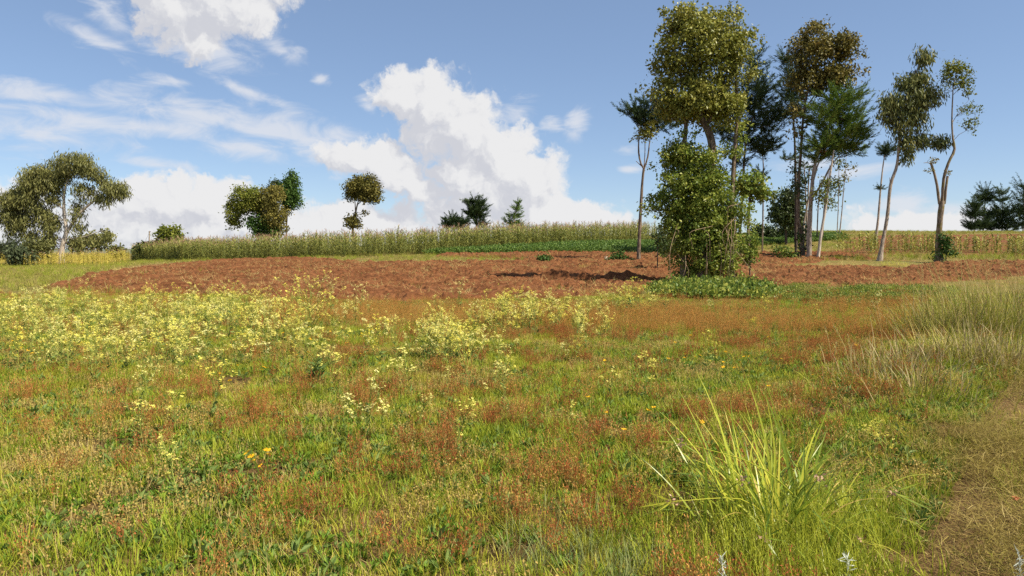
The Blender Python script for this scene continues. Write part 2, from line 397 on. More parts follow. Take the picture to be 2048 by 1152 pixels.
M['sorrel_rust'] = leafmat('sorrel_rust', [(0.34, 0.14, 0.042), (0.43, 0.20, 0.06), (0.42, 0.25, 0.065)], 0.4, 0.6, 0.2, 0, None, 1, 0.55, 1.7)
M['sorrel_stem'] = leafmat('sorrel_stem', [(0.20, 0.16, 0.035), (0.27, 0.18, 0.05), (0.28, 0.23, 0.06)], 0.25, 0.6, 0.2)
M['seed'] = leafmat('seed', [(0.22, 0.155, 0.035), (0.29, 0.205, 0.055), (0.36, 0.27, 0.085)], 0.3, 0.6, 0.2)
M['mustard_stem'] = leafmat('mustard_stem', [(0.13, 0.17, 0.03), (0.20, 0.23, 0.045), (0.27, 0.27, 0.07)], 0.25, 0.5, 0.25)
M['mustard_leaf'] = leafmat('mustard_leaf', [(0.060, 0.10, 0.028), (0.10, 0.15, 0.036), (0.15, 0.19, 0.05)], 0.25, 0.5, 0.25)
M['petal'] = leafmat('petal', [(0.72, 0.62, 0.07), (0.76, 0.69, 0.13), (0.80, 0.74, 0.24), (0.82, 0.79, 0.42)], 0.3, 0.6, 0.15, 0, None, 1, 0.6, 1.0)
M['petal_orange'] = leafmat('petal_orange', [(0.80, 0.42, 0.02), (0.82, 0.52, 0.03)], 0.3, 0.6, 0.15, gain=1)
M['petal_red'] = leafmat('petal_red', [(0.75, 0.10, 0.08), (0.80, 0.18, 0.12)], 0.3, 0.6, 0.15)
M['sedge'] = leafmat('sedge', [(0.055, 0.10, 0.014), (0.15, 0.205, 0.020), (0.31, 0.32, 0.032), (0.42, 0.36, 0.05)], 0.34, 0.36, 0.7, 0, None, 1, 0.75, 1.4)
M['sedge_dry'] = leafmat('sedge_dry', [(0.36, 0.24, 0.06), (0.45, 0.33, 0.12)], 0.25, 0.5, 0.3)
M['silver'] = leafmat('silver', [(0.42, 0.45, 0.40), (0.55, 0.57, 0.52)], 0.2, 0.7, 0.15)
M['maize'] = leafmat('maize', [(0.05, 0.072, 0.016), (0.13, 0.155, 0.034), (0.25, 0.25, 0.062), (0.38, 0.345, 0.10)], 0.18, 0.45, 0.3, 0, None, 1, 0.3, 1.1)
M['maize_yellow'] = leafmat('maize_yellow', [(0.20, 0.20, 0.035), (0.34, 0.29, 0.05), (0.46, 0.37, 0.08), (0.40, 0.28, 0.09)], 0.3, 0.5, 0.25, 0, None, 1, 0.35)
M['maize_sparse'] = leafmat('maize_sparse', [(0.05, 0.075, 0.016), (0.14, 0.16, 0.03), (0.26, 0.25, 0.05), (0.34, 0.30, 0.08)], 0.2, 0.45, 0.3, 0, None, 1, 0.3, 1.2)
M['tassel'] = leafmat('tassel', [(0.22, 0.13, 0.085), (0.32, 0.20, 0.13), (0.38, 0.27, 0.17)], 0.25, 0.6, 0.2)
M['bean'] = leafmat('bean', [(0.036, 0.075, 0.014), (0.075, 0.125, 0.020), (0.13, 0.175, 0.034)], 0.25, 0.45, 0.35)


def soil_material(name, ploughed):
    m, N = mat(name)
    g = N.n('ShaderNodeNewGeometry'); p = g.outputs['Position']
    n1 = N.noise(p, 0.35, 4, 0.6); n2 = N.noise(p, 5.0, 6, 0.65); n3 = N.noise(p, 40, 3, 0.6)
    red = N.mix(N.mr(n2, 0.3, 0.7), (0.078, 0.030, 0.012), (0.195, 0.080, 0.033))
    red = N.mix(N.math('MULTIPLY', N.mr(n1, 0.48, 0.7), 0.35), red, (0.21, 0.100, 0.044))
    if ploughed:
        n4 = N.noise(p, 0.9, 3, 0.55); c = N.mix(N.math('MULTIPLY', N.mr(n4, 0.5, 0.66), 0.55), red, (0.062, 0.023, 0.010))
    else:
        a = N.n('ShaderNodeAttribute', attribute_name='soil'); b = N.n('ShaderNodeAttribute', attribute_name='straw')
        gr = N.mix(N.mr(n2, 0.35, 0.65), (0.085, 0.085, 0.020), (0.19, 0.155, 0.045))
        gr = N.mix(N.math('MULTIPLY', N.mr(n1, 0.42, 0.6), 0.6), gr, (0.19, 0.115, 0.042))
        near = N.n('ShaderNodeAttribute', attribute_name='near')
        gr = N.mix(near.outputs['Fac'], gr, N.mix(N.mr(n2, 0.35, 0.65), (0.055, 0.035, 0.013), (0.14, 0.085, 0.033)))
        c = N.mix(N.mr(N.math('ADD', a.outputs['Fac'], N.math('MULTIPLY_ADD', n2, 0.8, -0.4)), 0.35, 0.65), gr, red)
        c = N.mix(b.outputs['Fac'], c, N.mix(N.mr(n3, 0.35, 0.65), (0.07, 0.04, 0.016), (0.16, 0.10, 0.04)))
    finish(N, c, 0.95, 0, None, 0.1, N.math('ADD', N.math('MULTIPLY', n2, 0.7), N.math('MULTIPLY', n3, 0.3)), 0.9, 0.06)
    return m


M['ground'] = soil_material('ground_soil_and_turf', False)
M['plough'] = soil_material('red_ploughed_soil', True)


# ------------------------------------------------------------------ the ground
def grid_mesh(name, X, Y, Z, m, keep=None):
    n, k = X.shape; idx = np.arange(n * k).reshape(n, k)
    q = np.stack([idx[:-1, :-1], idx[:-1, 1:], idx[1:, 1:], idx[1:, :-1]], -1).reshape(-1, 4)
    V = np.stack([X, Y, Z], -1).reshape(-1, 3)
    if keep is not None:
        q = q[keep[:-1, :-1].ravel()]
        used = np.unique(q); remap = np.full(n * k, -1); remap[used] = np.arange(len(used)); V = V[used]; q = remap[q]
    b = MB(); b.add(V, q); return b.build(name, m, None, True)


ry = np.concatenate([np.linspace(-40, 0, 12), np.linspace(0.4, 30, 150), np.linspace(30.4, 130, 200), np.geomspace(132, 3000, 60)])
ru = np.concatenate([np.linspace(-3, -1.3, 12), np.linspace(-1.25, 1.25, 240), np.linspace(1.3, 3, 12)])
YY, UU = np.meshgrid(ry, ru, indexing='ij'); XX = UU * (np.abs(YY) + 5)
gnd = grid_mesh('ground', XX, YY, H(XX, YY), M['ground']); tag(gnd, kind='structure')


def soil_mask(x, y):
    """1 inside the ploughed ground, with a ragged edge"""
    wx = x + 1.6 * (fbm(x * 0.5, y * 0.5, 21, 4) - 0.5); wy = y + 2.4 * (fbm(x * 0.4, y * 0.4, 22, 4) - 0.5)
    return inside(SOIL, wx, wy) | inside(SOIL2, wx, wy)


def plot_mask(x, y): return inside(PLOT, x + 5 * (fbm(x * 0.4, y * 0.4, 23, 3) - 0.5), y + 6 * (fbm(x * 0.3, y * 0.3, 24, 3) - 0.5))


co = np.empty(len(gnd.data.vertices) * 3, np.float32); gnd.data.vertices.foreach_get('co', co); co = co.reshape(-1, 3)
for nm, val in (('soil', (soil_mask(co[:, 0], co[:, 1]) | plot_mask(co[:, 0], co[:, 1])).astype(np.float32)), ('straw', inside(STRAW, co[:, 0], co[:, 1]).astype(np.float32)),
                ('near', np.clip((30 - co[:, 1]) / 6, 0, 1).astype(np.float32))):
    a = gnd.data.attributes.new(nm, 'FLOAT', 'POINT'); a.data.foreach_set('value', val)


def clods(x, y):
    r = 1 - np.abs(fbm(x * 1.1, y * 1.5, 31, 3) - 0.5) * 4; r2 = 1 - np.abs(fbm(x * 2.9, y * 3.3, 36, 3) - 0.5) * 4
    return 0.21 * (r - 0.3) + 0.16 * (r2 - 0.3) + 0.10 * (vnoise(x * 5, y * 5, 51) - 0.5) + 0.05 * np.sin(y * 5.2 + 2.0 * fbm(x * 0.3, y * 0.3, 61, 2) * 6)


px_ = np.arange(-27, 50, 0.14); py_ = np.arange(19, 70, 0.14)
Yp, Xp = np.meshgrid(py_, px_, indexing='ij')
msk = soil_mask(Xp, Yp)
soft = msk.astype(float)
for _ in range(14):
    soft = (soft + np.roll(soft, 1, 0) + np.roll(soft, -1, 0) + np.roll(soft, 1, 1) + np.roll(soft, -1, 1)) / 5
soft = np.clip(soft * 1.25, 0, 1); keep = (soft > 0.02) & (np.abs(Xp) < 0.80 * Yp)
Zp = H(Xp, Yp) - 0.06 + soft * (0.10 + clods(Xp, Yp))
# the trench thrown up in front of the ivy-clad tree
tr = ground(1190, 566); d = (Yp - tr[1] - 0.3 * np.sin(Xp)) ; along = np.clip((Xp - 1.0) / 1.0, 0, 1) * np.clip((7.2 - Xp) / 1.0, 0, 1)
Zp += soft * along * (0.34 * np.exp(-((d - 0.55) / 0.35) ** 2) - 0.22 * np.exp(-((d + 0.1) / 0.3) ** 2))
field = grid_mesh('ploughed_field', Xp, Yp, Zp, M['plough'], keep); field.data.polygons.foreach_set('use_smooth', np.zeros(len(field.data.polygons), bool)); tag(field, kind='structure')


# ------------------------------------------------------------------ generic plant geometry
def unit(v): return v / np.maximum(np.linalg.norm(v, axis=-1, keepdims=True), 1e-9)


def kites(mb, C, D, L, W, mi=0, rnd=None, fold=0.0):
    """pointed leaves: base C, direction D, length L, width W; a folded leaf is two triangles each"""
    C = np.asarray(C, float); n = len(C); D = unit(np.asarray(D, float)); L = np.broadcast_to(L, (n,))[:, None]; W = np.broadcast_to(W, (n,))[:, None]
    S = unit(np.cross(D, R.normal(size=(n, 3)))); Nn = np.cross(D, S)
    mid = C + D * L * 0.45 + Nn * (W * fold)
    V = np.stack([C, mid + S * W / 2, C + D * L, mid - S * W / 2], 1).reshape(-1, 3)
    q = np.arange(n * 4).reshape(n, 4); mb.add(V, q, mi, rnd)


def blades(mb, B, az, L, W, lean, bend, seg=3, mi=0, rnd=None, curl=0.0):
    """ribbons rising from B: leaning towards az, bending over by bend"""
    n = len(B); B = np.asarray(B, float); az = np.broadcast_to(az, (n,)); L = np.broadcast_to(L, (n,)); W = np.broadcast_to(W, (n,))
    lean = np.broadcast_to(lean, (n,)); bend = np.broadcast_to(bend, (n,))
    h = np.stack([np.cos(az), np.sin(az), np.zeros(n)], 1); sd = np.stack([-np.sin(az), np.cos(az), np.zeros(n)], 1)
    tw = R.normal(0, 0.5, n)[:, None]; sd = unit(sd + h * tw)
    p = B.copy(); rows = []
    for s in range(seg + 1):
        t = s / seg; w = W * (1 - t) ** 0.7 if s else W * 0.7
        rows.append(p - sd * w[:, None] / 2); rows.append(p + sd * w[:, None] / 2)
        ang = lean + bend * (t + 0.5 / seg)
        p = p + (h * np.sin(ang)[:, None] + np.array([0, 0, 1.0]) * np.cos(ang)[:, None]) * (L / seg)[:, None]
    V = np.stack(rows, 1).reshape(-1, 3); k = 2 * (seg + 1)
    base = (np.arange(n) * k)[:, None, None]
    q = np.array([[2 * s, 2 * s + 1, 2 * s + 3, 2 * s + 2] for s in range(seg)])[None]
    rn = np.repeat(R.random(n) if rnd is None else np.broadcast_to(rnd, (n,)), seg)
    mb.add(V, (base + q).reshape(-1, 4), mi, rn)


def tube(mb, pts, rad, sides=7, mi=0, rough=0.0, rnd=0.5):
    pts = np.asarray(pts, float); rad = np.broadcast_to(rad, (len(pts),)).astype(float); n = len(pts)
    T = unit(np.gradient(pts, axis=0)); ref = np.array([0.3, 1.0, 0.2]); ref = np.where(np.abs(T @ ref)[:, None] > 1.0, np.array([1.0, 0, 0.1]), ref)
    A = unit(np.cross(T, ref)); B = np.cross(T, A)
    th = np.arange(sides) * 2 * math.pi / sides
    rr = rad[:, None] * (1 + rough * (R.random((n, sides)) - 0.5) * 2)
    V = pts[:, None] + A[:, None] * (np.cos(th)[None, :, None] * rr[..., None]) + B[:, None] * (np.sin(th)[None, :, None] * rr[..., None])
    i = np.arange(n - 1)[:, None] * sides; j = np.arange(sides)[None]; jn = (j + 1) % sides
    q = np.stack([i + j, i + jn, i + sides + jn, i + sides + j], -1).reshape(-1, 4)
    mb.add(V.reshape(-1, 3), q, mi, rnd)
    mb.add(V[-1], [list(range(sides))], mi, rnd)


def resample(pts, rad, n):
    pts = np.asarray(pts, float); rad = np.asarray(rad, float)
    s = np.concatenate([[0], np.cumsum(np.linalg.norm(np.diff(pts, axis=0), axis=1))]); q = np.linspace(0, s[-1], n)
    out = np.stack([_smooth_interp(s, pts[:, k], q) for k in range(3)], 1) if len(pts) > 2 else np.stack([np.interp(q, s, pts[:, k]) for k in range(3)], 1)
    return out, np.interp(q, s, rad)


def curve_px(pts, Y, rscale=1.0, n=None):
    """list of (px, row, radius[, dY]) at depth Y -> points and radii"""
    W = np.array([P(p[0], p[1], Y + (p[3] if len(p) > 3 else 0)) for p in pts]); r = np.array([p[2] for p in pts]) * rscale * 0.68
    ln = np.linalg.norm(np.diff(W, axis=0), axis=1).sum()
    return resample(W, r, n or int(np.clip(ln / 0.35, 4, 40)))


# ------------------------------------------------------------------ trees
def crown_points(blobs, Y, nclump, shell=0.45, depth=0.9, grow=1.0):
    b = np.array([[*P(x[0], x[1], Y + (x[4] if len(x) > 4 else 0)), x[2] / F * Y, x[3] / F * Y] for x in blobs])
    a = b[:, 3] * b[:, 4]; pk = R.choice(len(b), nclump, p=a / a.sum()); B = b[pk]
    d = unit(R.normal(size=(nclump, 3))); r = R.random(nclump) ** shell
    rd = (B[:, 3] + B[:, 4]) / 2 * depth
    ext = np.stack([B[:, 3], rd, B[:, 4]], 1) * grow
    return B[:, :3] + d * r[:, None] * ext, d, B[:, :3]


def crown(kind, blobs, Y, nclump, per, lsize, spread, m, parent, name='crown', shell=0.45, depth=0.9, droop=0.4, fold=0.15, bough=0.0):
    C, d, cen = crown_points(blobs, Y, nclump, shell, depth, 1.0 if kind == 'cypress' else 1.13)
    tint = R.random(nclump)
    if kind == 'broad' and bough:                 # clumps gather on boughs, with gaps between them
        nb = max(6, nclump // 6); bi = R.integers(0, nb, nclump); bs = bough * spread
        C = C[bi] + R.normal(size=C.shape) * bs * np.array([1, 1, 0.75]); d = unit(d[bi] + R.normal(size=d.shape) * 0.5); tint = 0.6 * R.random(nb)[bi] + 0.4 * tint
    mb = MB()
    k = np.repeat(np.arange(nclump), per); n = len(k)
    rnd = np.clip(0.5 * tint[k] + 0.6 * R.random(n) - 0.05, 0, 1)
    if kind == 'broad':
        pos = C[k] + R.normal(size=(n, 3)) * spread * np.array([1, 1, 0.8])
        dr = R.normal(size=(n, 3)) + d[k] * 0.6 + np.array([0, 0, -droop])
        L = lsize * (0.5 + 0.9 * R.random(n) ** 1.4); kites(mb, pos, dr, L, L * (0.55 + 0.25 * R.random(n)), 0, rnd, fold)
    elif kind == 'euc':          # strands of narrow hanging leaves
        t = R.random(n)
        pos = C[k] + R.normal(size=(n, 3)) * spread * np.array([0.8, 0.8, 0.45]) - np.array([0, 0, 1.0]) * (t * spread * 2.4)[:, None]
        dr = R.normal(size=(n, 3)) * 0.42 + np.array([0, 0, -1.0])
        L = lsize * (0.6 + 0.8 * R.random(n)); kites(mb, pos, dr, L, L * 0.24, 0, rnd, 0.1)
    else:                        # cypress: fronds that sweep outwards and up, feathered with sprays
        k = np.repeat(np.arange(nclump), per * 2); n = len(k); rnd = np.clip(0.5 * tint[k] + 0.5 * R.random(n), 0, 1)
        out = unit(d * np.array([1, 1, 0.30]) + np.array([0.12, 0, 0.38]) + R.normal(size=d.shape) * 0.25); t = R.random(n) ** 0.8; ln = spread * (0.7 + 0.9 * R.random(nclump))
        sag = np.array([0, 0, 1.0]) * (0.25 * np.abs(t - 0.35) ** 1.5 * ln[k])[:, None]
        pos = C[k] + out[k] * ((t - 0.45) * ln[k])[:, None] + sag + R.normal(size=(n, 3)) * 0.05 * spread * (1.35 - t)[:, None]
        dr = out[k] + R.normal(size=(n, 3)) * 0.38 + np.array([0, 0, 0.1])
        L = lsize * (0.6 + 0.8 * R.random(n)) * (1.1 - 0.4 * t); kites(mb, pos, dr, L, L * 0.13, 0, rnd, 0.1)
    o = mb.build(name, m, parent)
    if name != 'crown': o['kind'] = 'stuff'
    return o, C


def twigs(C, axis_pts, n, r0, parent, m, name='twigs'):
    """thin branches from the wood to a choice of the leaf clumps, too small to tell apart"""
    mb = MB(); A = np.asarray(axis_pts)
    for i in R.choice(len(C), min(n, len(C)), replace=False):
        c = C[i]; w = A[A[:, 2] < c[2] - 0.1] if (A[:, 2] < c[2] - 0.1).any() else A
        s = w[np.argmin(np.linalg.norm((w - c) * np.array([1, 1, 0.7]), axis=1))]
        mid = (s + c) / 2 + R.normal(size=3) * 0.08 * np.linalg.norm(c - s) + np.array([0, 0, -0.05])
        p, r = resample([s, mid, c], [r0, r0 * 0.7, r0 * 0.25], 6); tube(mb, p, r, 4)
    o = mb.build(name, m, parent, True); o['kind'] = 'stuff'; return o


def tree(name, label, cat, base, Y, trunks, limbs=(), crowns=(), bark='bark_brown', group=None, ntw=24, twr=0.03, twig_mat='twig'):
    """base: photo pixel column of the foot; trunks/limbs: lists of (px,row,radius[,dY]); crowns: dicts for crown()"""
    x = P(base, 505, Y)[0]; z = float(H(x, Y)); root = empty(name, (x, Y, z)); tag(root, label, cat, group)
    axis = []
    for i, t in enumerate(trunks):
        p, r = curve_px(t, Y)
        if i == 0 or t[0][1] > 440 or len(t[0]) == 5:     # stands in the ground
            zz = float(H(p[0][0], p[0][1])); p[0][2] = min(p[0][2], zz - 0.12)
            r[0] *= 1.35; r[1] *= 1.1 if len(r) > 1 else 1
        mb = MB(); tube(mb, p, r, 9, 0, 0.10); mb.build('trunk', M[bark], root, True); axis.append(p[1:])
    for t in limbs:
        p, r = curve_px(t, Y); mb = MB(); tube(mb, p, r, 7, 0, 0.10); mb.build('limb', M[bark], root, True); axis.append(p)
    A = np.concatenate(axis)
    for c in crowns:
        c = dict(c); tw = c.pop('tw', ntw); mm = c.pop('m')
        o, C = crown(c.pop('kind'), c.pop('blobs'), Y + c.pop('dY', 0), c.pop('n'), c.pop('per'), c.pop('ls'), c.pop('sp'), M[mm], root, **c)
        if tw: twigs(C, A, tw, twr, root, M[twig_mat])
    return root


def build_trees():
    # the big ivy-clad tree
    top = [(1365, 75, 40, 42), (1410, 95, 60, 52), (1462, 62, 27, 45), (1466, 20, 12, 18), (1476, 122, 24, 36), (1400, 150, 62, 40), (1352, 195, 38, 32),
           (1422, 196, 56, 36), (1332, 205, 18, 20), (1446, 222, 30, 18), (1384, 214, 46, 20), (1334, 146, 10, 14), (1338, 95, 14, 28), (1395, 45, 30, 22), (1440, 48, 22, 22)]
    sprigs = [(1357, 22, 5, 14), (1382, 14, 6, 8), (1330, 28, 6, 8), (1478, 14, 6, 12), (1458, 10, 5, 10), (1372, 24, 5, 10)]
    low = [(1395, 318, 50, 24), (1356, 345, 30, 30), (1432, 345, 38, 36), (1335, 395, 22, 28), (1370, 400, 44, 42), (1440, 405, 38, 42), (1318, 440, 12, 18),
           (1385, 455, 42, 40), (1442, 465, 32, 38), (1366, 485, 22, 36), (1415, 515, 36, 36), (1384, 548, 24, 24), (1436, 555, 30, 22), (1466, 490, 16, 30), (1346, 430, 22, 28), (1400, 380, 40, 40), (1410, 440, 36, 40), (1367, 285, 8, 34), (1470, 285, 8, 34), (1345, 310, 16, 16), (1312, 415, 10, 8), (1486, 440, 12, 12)]
    t = tree('ivy_clad_tree', 'tall tree wrapped in golden green creeper, nearest of the tree row', 'tree', 1400, 36,
             [[(1400, 580, .42), (1404, 500, .36), (1412, 420, .32), (1422, 340, .29), (1424, 290, .28), (1414, 255, .27), (1398, 225, .2), (1390, 160, .14), (1400, 80, .06)],
              [(1366, 562, .24), (1369, 450, .20), (1366, 320, .17), (1372, 250, .15), (1364, 180, .1), (1358, 90, .04)],
              [(1464, 556, .20), (1462, 440, .17), (1468, 320, .14), (1474, 230, .12), (1470, 120, .08), (1466, 30, .03)]],
             [[(1398, 228, .13), (1360, 232, .1), (1335, 222, .06), (1312, 205, .03)], [(1412, 250, .14), (1440, 205, .09), (1450, 150, .05)],
              [(1400, 225, .10), (1380, 150, .07), (1350, 110, .04), (1340, 70, .02)]],
             [dict(kind='broad', blobs=top, n=980, per=34, ls=.15, sp=.17, m='ivy_gold', droop=.8, tw=50, shell=.36, bough=1.7),
              dict(kind='broad', blobs=sprigs, n=30, per=14, ls=.14, sp=.09, m='ivy_gold', droop=.3, tw=20, name='sprigs'),
              dict(kind='broad', blobs=low, n=1350, per=34, ls=.14, sp=.15, m='ivy_green', droop=.7, tw=60, name='creeper', shell=.5, bough=2.0)], 'bark_brown', None, 40, .02)
    for i in range(18):                                   # bare creeper stems that hang and arch out of the mass
        x0 = R.uniform(1350, 1480); r0 = R.uniform(400, 520); x1 = x0 + R.normal(0, 18); r1 = min(r0 + R.uniform(30, 150), 588)
        dz = -R.uniform(0.9, 1.9)
        p, r = resample([P(x0, r0, 36 + dz * .6), P((x0 + x1) / 2 + R.normal(0, 14), (r0 + r1) / 2 - R.uniform(0, 25), 36 + dz), P(x1, r1, 36 + dz * .9)], [.016, .012, .007], 9)
        zz = H(p[:, 0], p[:, 1]); p[:, 2] = np.maximum(p[:, 2], zz + .01)
        mb = MB(); tube(mb, p, r, 5); mb.build('vine', M['vine'], t, True)

    tree('forked_tree', 'slim bare trunk forking high under a thin drooping crown, left of the ivy-clad tree', 'tree', 1277, 52,
         [[(1277, 524, .20), (1279, 470, .17), (1282, 410, .15), (1285, 360, .13), (1288, 336, .12)]],
         [[(1288, 338, .10), (1280, 322, .10), (1277, 295, .08), (1279, 265, .05), (1290, 235, .03)], [(1288, 338, .09), (1296, 312, .08), (1299, 285, .06), (1308, 240, .04)],
          [(1288, 335, .05), (1290, 300, .045), (1290, 260, .03)], [(1283, 332, .05), (1272, 322, .03)]],
         [dict(kind='cypress', blobs=[(1290, 226, 40, 16), (1258, 222, 22, 9), (1308, 205, 26, 14), (1300, 240, 34, 16), (1330, 250, 24, 12)], n=150, per=34, ls=.30, sp=.9, m='cypress', tw=20),
          dict(kind='broad', blobs=[(1286, 268, 18, 18), (1302, 255, 14, 14)], n=46, per=18, ls=.17, sp=.17, m='ivy_gold', tw=12, name='creeper')], 'bark_brown')

    tree('cypress_tree', 'dark feathery cypress rising behind the ivy-clad tree', 'tree', 1466, 60,
         [[(1463, 520, .24), (1466, 420, .21), (1470, 330, .17), (1478, 250, .13), (1500, 150, .06), (1505, 100, .02)], [(1475, 520, .20), (1484, 400, .16), (1490, 300, .12), (1515, 200, .05)]],
         [],
         [dict(kind='cypress', blobs=[(1508, 128, 20, 24), (1516, 165, 34, 26), (1508, 210, 46, 34), (1530, 248, 38, 26), (1500, 282, 32, 18), (1544, 286, 16, 18), (1528, 306, 12, 14), (1478, 322, 20, 14), (1455, 262, 34, 22), (1560, 225, 12, 22)],
               n=420, per=34, ls=.34, sp=1.15, m='cypress', tw=46, shell=.5)], 'bark_brown')
    tree('slender_cypress', 'thin bare pole under a small drooping tuft behind the ivy-clad tree', 'tree', 1527, 66,
         [[(1524, 520, .10), (1526, 420, .09), (1527, 350, .08), (1524, 290, .05)]], [],
         [dict(kind='cypress', blobs=[(1524, 300, 20, 14), (1520, 350, 26, 7)], n=44, per=28, ls=.30, sp=.8, m='cypress', tw=6)], 'bark_brown', None, 6)
    tree('young_leafy_tree', 'short tree with fresh drooping leaves just right of the ivy-clad tree', 'tree', 1497, 47,
         [[(1495, 535, .16), (1497, 440, .14), (1500, 395, .11), (1502, 360, .05)]], [[(1500, 395, .06), (1520, 372, .04), (1530, 365, .02)], [(1500, 390, .06), (1485, 372, .03)]],
         [dict(kind='broad', blobs=[(1500, 356, 30, 10), (1518, 372, 24, 16), (1485, 372, 18, 16), (1530, 390, 10, 12), (1500, 382, 22, 14)], n=90, per=17, ls=.24, sp=.22, m='ivy_green', droop=1.0, tw=18)], 'bark_brown')
    tree('rusty_leaved_tree', 'tall tree with rusty green broad leaves and leaning bare trunk', 'tree', 1604, 57,
         [[(1606, 524, .28), (1604, 470, .24), (1596, 440, .2), (1597, 380, .17), (1602, 300, .15), (1608, 220, .13), (1625, 150, .09), (1645, 90, .04)]],
         [[(1608, 220, .09), (1650, 160, .06), (1680, 100, .03)]],
         [dict(kind='broad', blobs=[(1640, 82, 34, 28), (1652, 55, 10, 16), (1688, 88, 14, 26), (1620, 112, 34, 28), (1668, 118, 32, 32), (1608, 152, 26, 22), (1640, 160, 40, 24), (1680, 145, 22, 18)], n=520, per=26, ls=.22, sp=.24, m='leaf_rust', droop=.6, tw=40, bough=1.4),
          dict(kind='broad', blobs=[(1590, 225, 12, 22), (1596, 265, 12, 12), (1612, 245, 10, 18)], n=36, per=12, ls=.24, sp=.24, m='leaf_rust', droop=.8, tw=10, name='side_foliage'),
          dict(kind='broad', blobs=[(1606, 470, 8, 30), (1602, 505, 13, 22), (1590, 335, 10, 8), (1592, 380, 12, 14)], n=60, per=16, ls=.2, sp=.2, m='dark_leaf', tw=0, name='creeper')], 'bark_brown')
    tree('grey_trunked_cypress', 'spreading green cypress with straight grey trunk beside the rusty-leaved tree', 'tree', 1618, 56,
         [[(1618, 526, .30), (1619, 460, .25), (1622, 400, .22), (1628, 340, .18), (1655, 260, .1), (1680, 190, .04)]],
         [[(1622, 400, .14), (1645, 365, .12), (1660, 335, .09), (1675, 315, .05)], [(1624, 370, .12), (1640, 320, .09), (1665, 300, .05)]],
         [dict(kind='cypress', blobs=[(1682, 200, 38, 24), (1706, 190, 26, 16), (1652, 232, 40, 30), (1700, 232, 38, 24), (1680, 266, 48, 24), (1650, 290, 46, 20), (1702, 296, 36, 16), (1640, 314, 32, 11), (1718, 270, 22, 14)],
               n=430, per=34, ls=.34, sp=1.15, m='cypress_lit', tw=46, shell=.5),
          dict(kind='cypress', blobs=[(1664, 285, 10, 18), (1650, 305, 12, 8)], n=14, per=26, ls=.3, sp=.7, m='dry_leaf', tw=0, name='dead_fronds')], 'bark_pale')
    tree('shaded_cypress', 'blackish cypress fronds behind and left of the rusty-leaved tree', 'tree', 1590, 64,
         [[(1592, 520, .2), (1592, 420, .17), (1590, 300, .13), (1582, 160, .05)]], [],
         [dict(kind='cypress', blobs=[(1572, 118, 14, 22), (1580, 150, 22, 24), (1584, 188, 28, 22), (1590, 222, 24, 18), (1576, 316, 26, 5)], n=170, per=32, ls=.34, sp=1.1, m='cypress', tw=16)], 'bark_dark')
    tree('pale_slanting_tree', 'slim pale trunk slanting right beside the grey-trunked cypress', 'tree', 1636, 55,
         [[(1635, 526, .18), (1642, 470, .15), (1652, 410, .13), (1660, 350, .11), (1668, 300, .06)]], [[(1652, 410, .05), (1665, 395, .03), (1690, 380, .015)]],
         [dict(kind='broad', blobs=[(1645, 385, 14, 22), (1668, 365, 12, 10), (1680, 330, 10, 10)], n=52, per=16, ls=.17, sp=.2, m='olive_green', tw=10)], 'bark_white')
    tree('twin_stem_tree', 'two thin pale stems curving up behind the row near the rusty-leaved tree', 'tree', 1607, 74,
         [[(1606, 495, .15), (1608, 450, .13), (1616, 400, .11), (1618, 340, .09)], [(1613, 495, .14), (1614, 450, .12), (1612, 400, .1), (1608, 330, .08)]], [],
         [dict(kind='broad', blobs=[(1600, 395, 12, 12), (1612, 340, 18, 22), (1600, 360, 12, 12)], n=60, per=14, ls=.24, sp=.28, m='dark_leaf', tw=12)], 'bark_pale')
    tree('far_thin_tree', 'thin far trunk with scattered leaves beyond the pale slanting tree', 'tree', 1644, 92,
         [[(1634, 474, .12), (1636, 420, .1), (1640, 360, .07)], [(1645, 474, .14), (1648, 420, .12), (1653, 370, .09), (1660, 330, .05)]], [],
         [dict(kind='broad', blobs=[(1662, 405, 14, 14), (1668, 375, 14, 10), (1650, 370, 12, 10)], n=44, per=9, ls=.26, sp=.34, m='olive_green', tw=14)], 'bark_brown')
    tree('pole_like_sapling', 'left of two bare pole-like saplings on the crest', 'tree', 1674, 100,
         [[(1674, 470, .10), (1677, 400, .08), (1678, 330, .05), (1680, 290, .02)]], [],
         [dict(kind='broad', blobs=[(1678, 390, 6, 10), (1676, 320, 6, 12)], n=12, per=9, ls=.26, sp=.3, m='olive_green', tw=5)], 'bark_pale')
    tree('pole_like_sapling', 'right of two bare pole-like saplings, with a yellow tuft, on the crest', 'tree', 1680, 100,
         [[(1679, 470, .13), (1684, 420, .1), (1688, 370, .08), (1692, 320, .05), (1694, 285, .02)]], [],
         [dict(kind='broad', blobs=[(1689, 352, 6, 9), (1700, 335, 14, 3)], n=14, per=10, ls=.28, sp=.3, m='olive', tw=5)], 'bark_pale')
    tree('round_dark_tree', 'round dark glossy tree on the crest behind the tree row', 'tree', 1572, 84,
         [[(1572, 480, .2), (1572, 440, .16), (1573, 410, .08)]], [],
         [dict(kind='broad', blobs=[(1572, 398, 24, 20), (1560, 425, 20, 22), (1590, 430, 16, 22), (1572, 440, 26, 16), (1583, 405, 18, 16)], n=230, per=24, ls=.32, sp=.34, m='dark_leaf', droop=.6, tw=20)], 'bark_dark')
